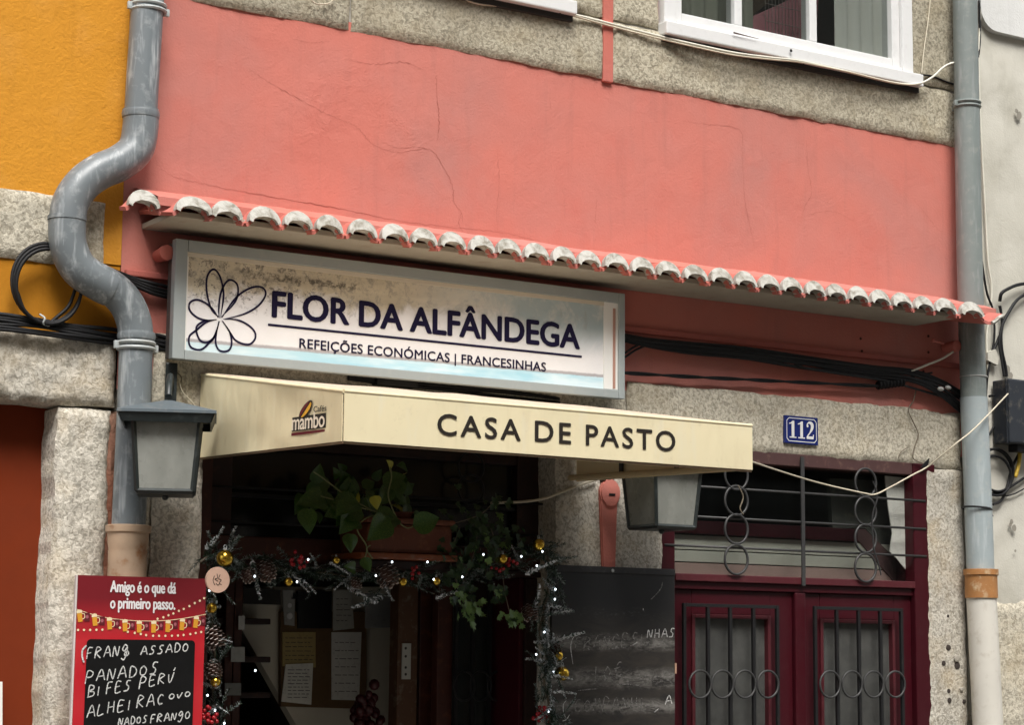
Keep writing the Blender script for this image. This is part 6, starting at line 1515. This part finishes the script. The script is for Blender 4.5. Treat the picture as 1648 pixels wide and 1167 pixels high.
for i in range(34):
    a, b = lr_.choice([(520, 795), (545, 790), (570, 805), (600, 800), (640, 785), (655, 810)]); a += lr_.gauss(0, 14); b += lr_.gauss(0, 13)
    y = lr_.uniform(-.09, .02); p0 = P(a, b, y); d_ = v3(lr_.gauss(0, .7), lr_.gauss(-.2, .4), lr_.gauss(-.2, .8)); zax = d_.normalized(); yax = v3(lr_.gauss(0, .5), 1, lr_.gauss(-.2, .5)); xax = yax.cross(zax).normalized(); yax = zax.cross(xax)
    place(PL, ph, p0, Matrix((xax, yax, zax)).transposed(), lr_.uniform(.035, .060), lr_.choice((0, 1, 1, 0, 1)) if i % 11 else 2, 'leaf')
for pts in ([(640, 840), (610, 825), (570, 815), (520, 800), (490, 795)], [(640, 838), (600, 830), (575, 850), (590, 880), (586, 902)], [(640, 838), (625, 800), (630, 770), (628, 752)], [(640, 840), (655, 850), (668, 846)], [(600, 822), (560, 800), (520, 770), (505, 760)], [(600, 900), (590, 885), (596, 878)]):
    q = new_bm(); tube(q, catmull([P(a, b, -.12) for a, b in pts], 6), .0022, 6); obj('stem', q, mat('pale_stem', (.20, .22, .09), .5) if 'STEMM' not in globals() else STEMM, ph, smooth=180)
# ivy
iv = thing('ivy_plant', 'dark bushy ivy hanging over the garland at the right of the doorway', 'plant', P(770, 850, -.02))
def ivy_bm(curl):
    bm = new_bm(); pts = [(0, 0), (-.28, -.05), (-.5, .22), (-.3, .38), (-.36, .72), (-.12, .62), (0, 1), (.12, .62), (.36, .72), (.3, .38), (.5, .22), (.28, -.05)]
    c = bm.verts.new((0, .03, .35)); vs = [bm.verts.new((x, -curl*(abs(x)**1.5)-.1*curl*z, z)) for x, z in pts]
    for i in range(len(vs)): bm.faces.new((c, vs[i], vs[(i+1) % len(vs)]))
    return bm
IVD = M_paint('ivy_dark_leaf', (.022, .055, .016), .45, .5, (.05, .09, .03)); IVL = M_paint('ivy_light_leaf', (.14, .25, .07), .45, .4, (.2, .28, .1))
IV = [leafobj('leaf', ivy_bm(.4), IVD), leafobj('leaf', ivy_bm(.8), IVD), leafobj('leaf', ivy_bm(.4), IVL)]
ir = random.Random(8); cnt = 0
CL = [(770, 845, 36, 40, 95, 0), (740, 900, 30, 25, 45, 0), (800, 880, 26, 26, 40, 0), (745, 940, 18, 18, 20, 0), (805, 955, 12, 20, 14, 0), (757, 980, 13, 14, 32, 1), (821, 992, 11, 9, 22, 1), (735, 960, 8, 8, 7, 1), (705, 880, 10, 26, 10, 0), (795, 800, 14, 14, 10, 0)]
for (px, py, sx_, sy_, n, li) in CL:
    for i in range(n):
        if cnt >= 289: break
        a, b = ir.gauss(0, .62), ir.gauss(0, .62); y = -.06+ir.uniform(-.07, .06)-(.04 if li else 0)
        p = P(px+a*sx_, py+b*sy_, y); d_ = v3(ir.gauss(0, .6), ir.gauss(-.3, .3), -1+ir.gauss(0, .5)).normalized()
        yax = v3(ir.gauss(0, .4), 1, ir.gauss(-.3, .4)); xax = yax.cross(d_).normalized(); yax = d_.cross(xax)
        k = 2 if (li and ir.random() < .8) or ir.random() < .12 else ir.randrange(2)
        place(IV, iv, p, Matrix((xax, yax, d_)).transposed(), ir.uniform(.020, .036), k, 'leaf'); cnt += 1
for pts in ([(740, 850), (725, 900), (740, 950), (757, 985)], [(790, 850), (805, 900), (812, 950), (821, 990)], [(770, 850), (760, 900), (735, 960)], [(700, 850), (770, 830), (800, 800)]):
    q = new_bm(); tube(q, catmull([P(a, b, -.07) for a, b in pts], 6), .0018, 5); obj('stem', q, BROWNC, iv, smooth=180)
b_('hanging_pot', X(745, 870, 0), X(795, 870, 0), -.04, .05, Z(770, 880, 0), Z(770, 850, 0), mat('dark_pot', (.02, .02, .02), .5), iv, .01)
bpy.context.view_layer.update()

# ------------------------------------------------------------------ houses across the street (behind the camera; they shade it and mirror in the glass)
for k, (a, b, h_, c_) in enumerate([(-16, -6.2, 12.5, (.30, .28, .24)), (-6.19, 1.8, 11.2, (.22, .15, .10)), (1.81, 9.5, 13, (.32, .30, .26)), (9.51, 20, 11.6, (.25, .21, .16))]):
    ho = thing('opposite_house', ['pale terraced house across the street, far left behind the camera', 'brownish terraced house across the street, behind the camera', 'tallest pale terraced house across the street', 'tan terraced house across the street on the right'][k], 'building', ((a+b)/2, -11.5, 0), 'terraced houses across the street')
    mm = M_paint('opposite_plaster', c_, .9, .3)
    b_('wall', a, b, -12.2, -11.5, -.18, h_, mm, ho, .01)
    b_('roof', a, b, -16, -11.2, h_+.001, h_+.35, TERRA, ho, .02)
    nwin = int((b-a)/2.2)
    for fl_i in range(3):
        for i in range(nwin):
            cx_ = a+(b-a)*(i+.5)/nwin; z0_ = .6+fl_i*2.9
            if z0_+1.7 > h_: continue
            wf = b_('window_frame', cx_-.55, cx_+.55, -11.52, -11.46, z0_, z0_+1.7, WHITE, ho, .01)
            b_('pane', cx_-.47, cx_+.47, -11.458, -11.452, z0_+.08, z0_+1.62, mat('opposite_pane', (.02, .02, .022), .1) if k == 0 and fl_i == 0 and i == 0 else bpy.data.materials['opposite_pane'], wf, 0)
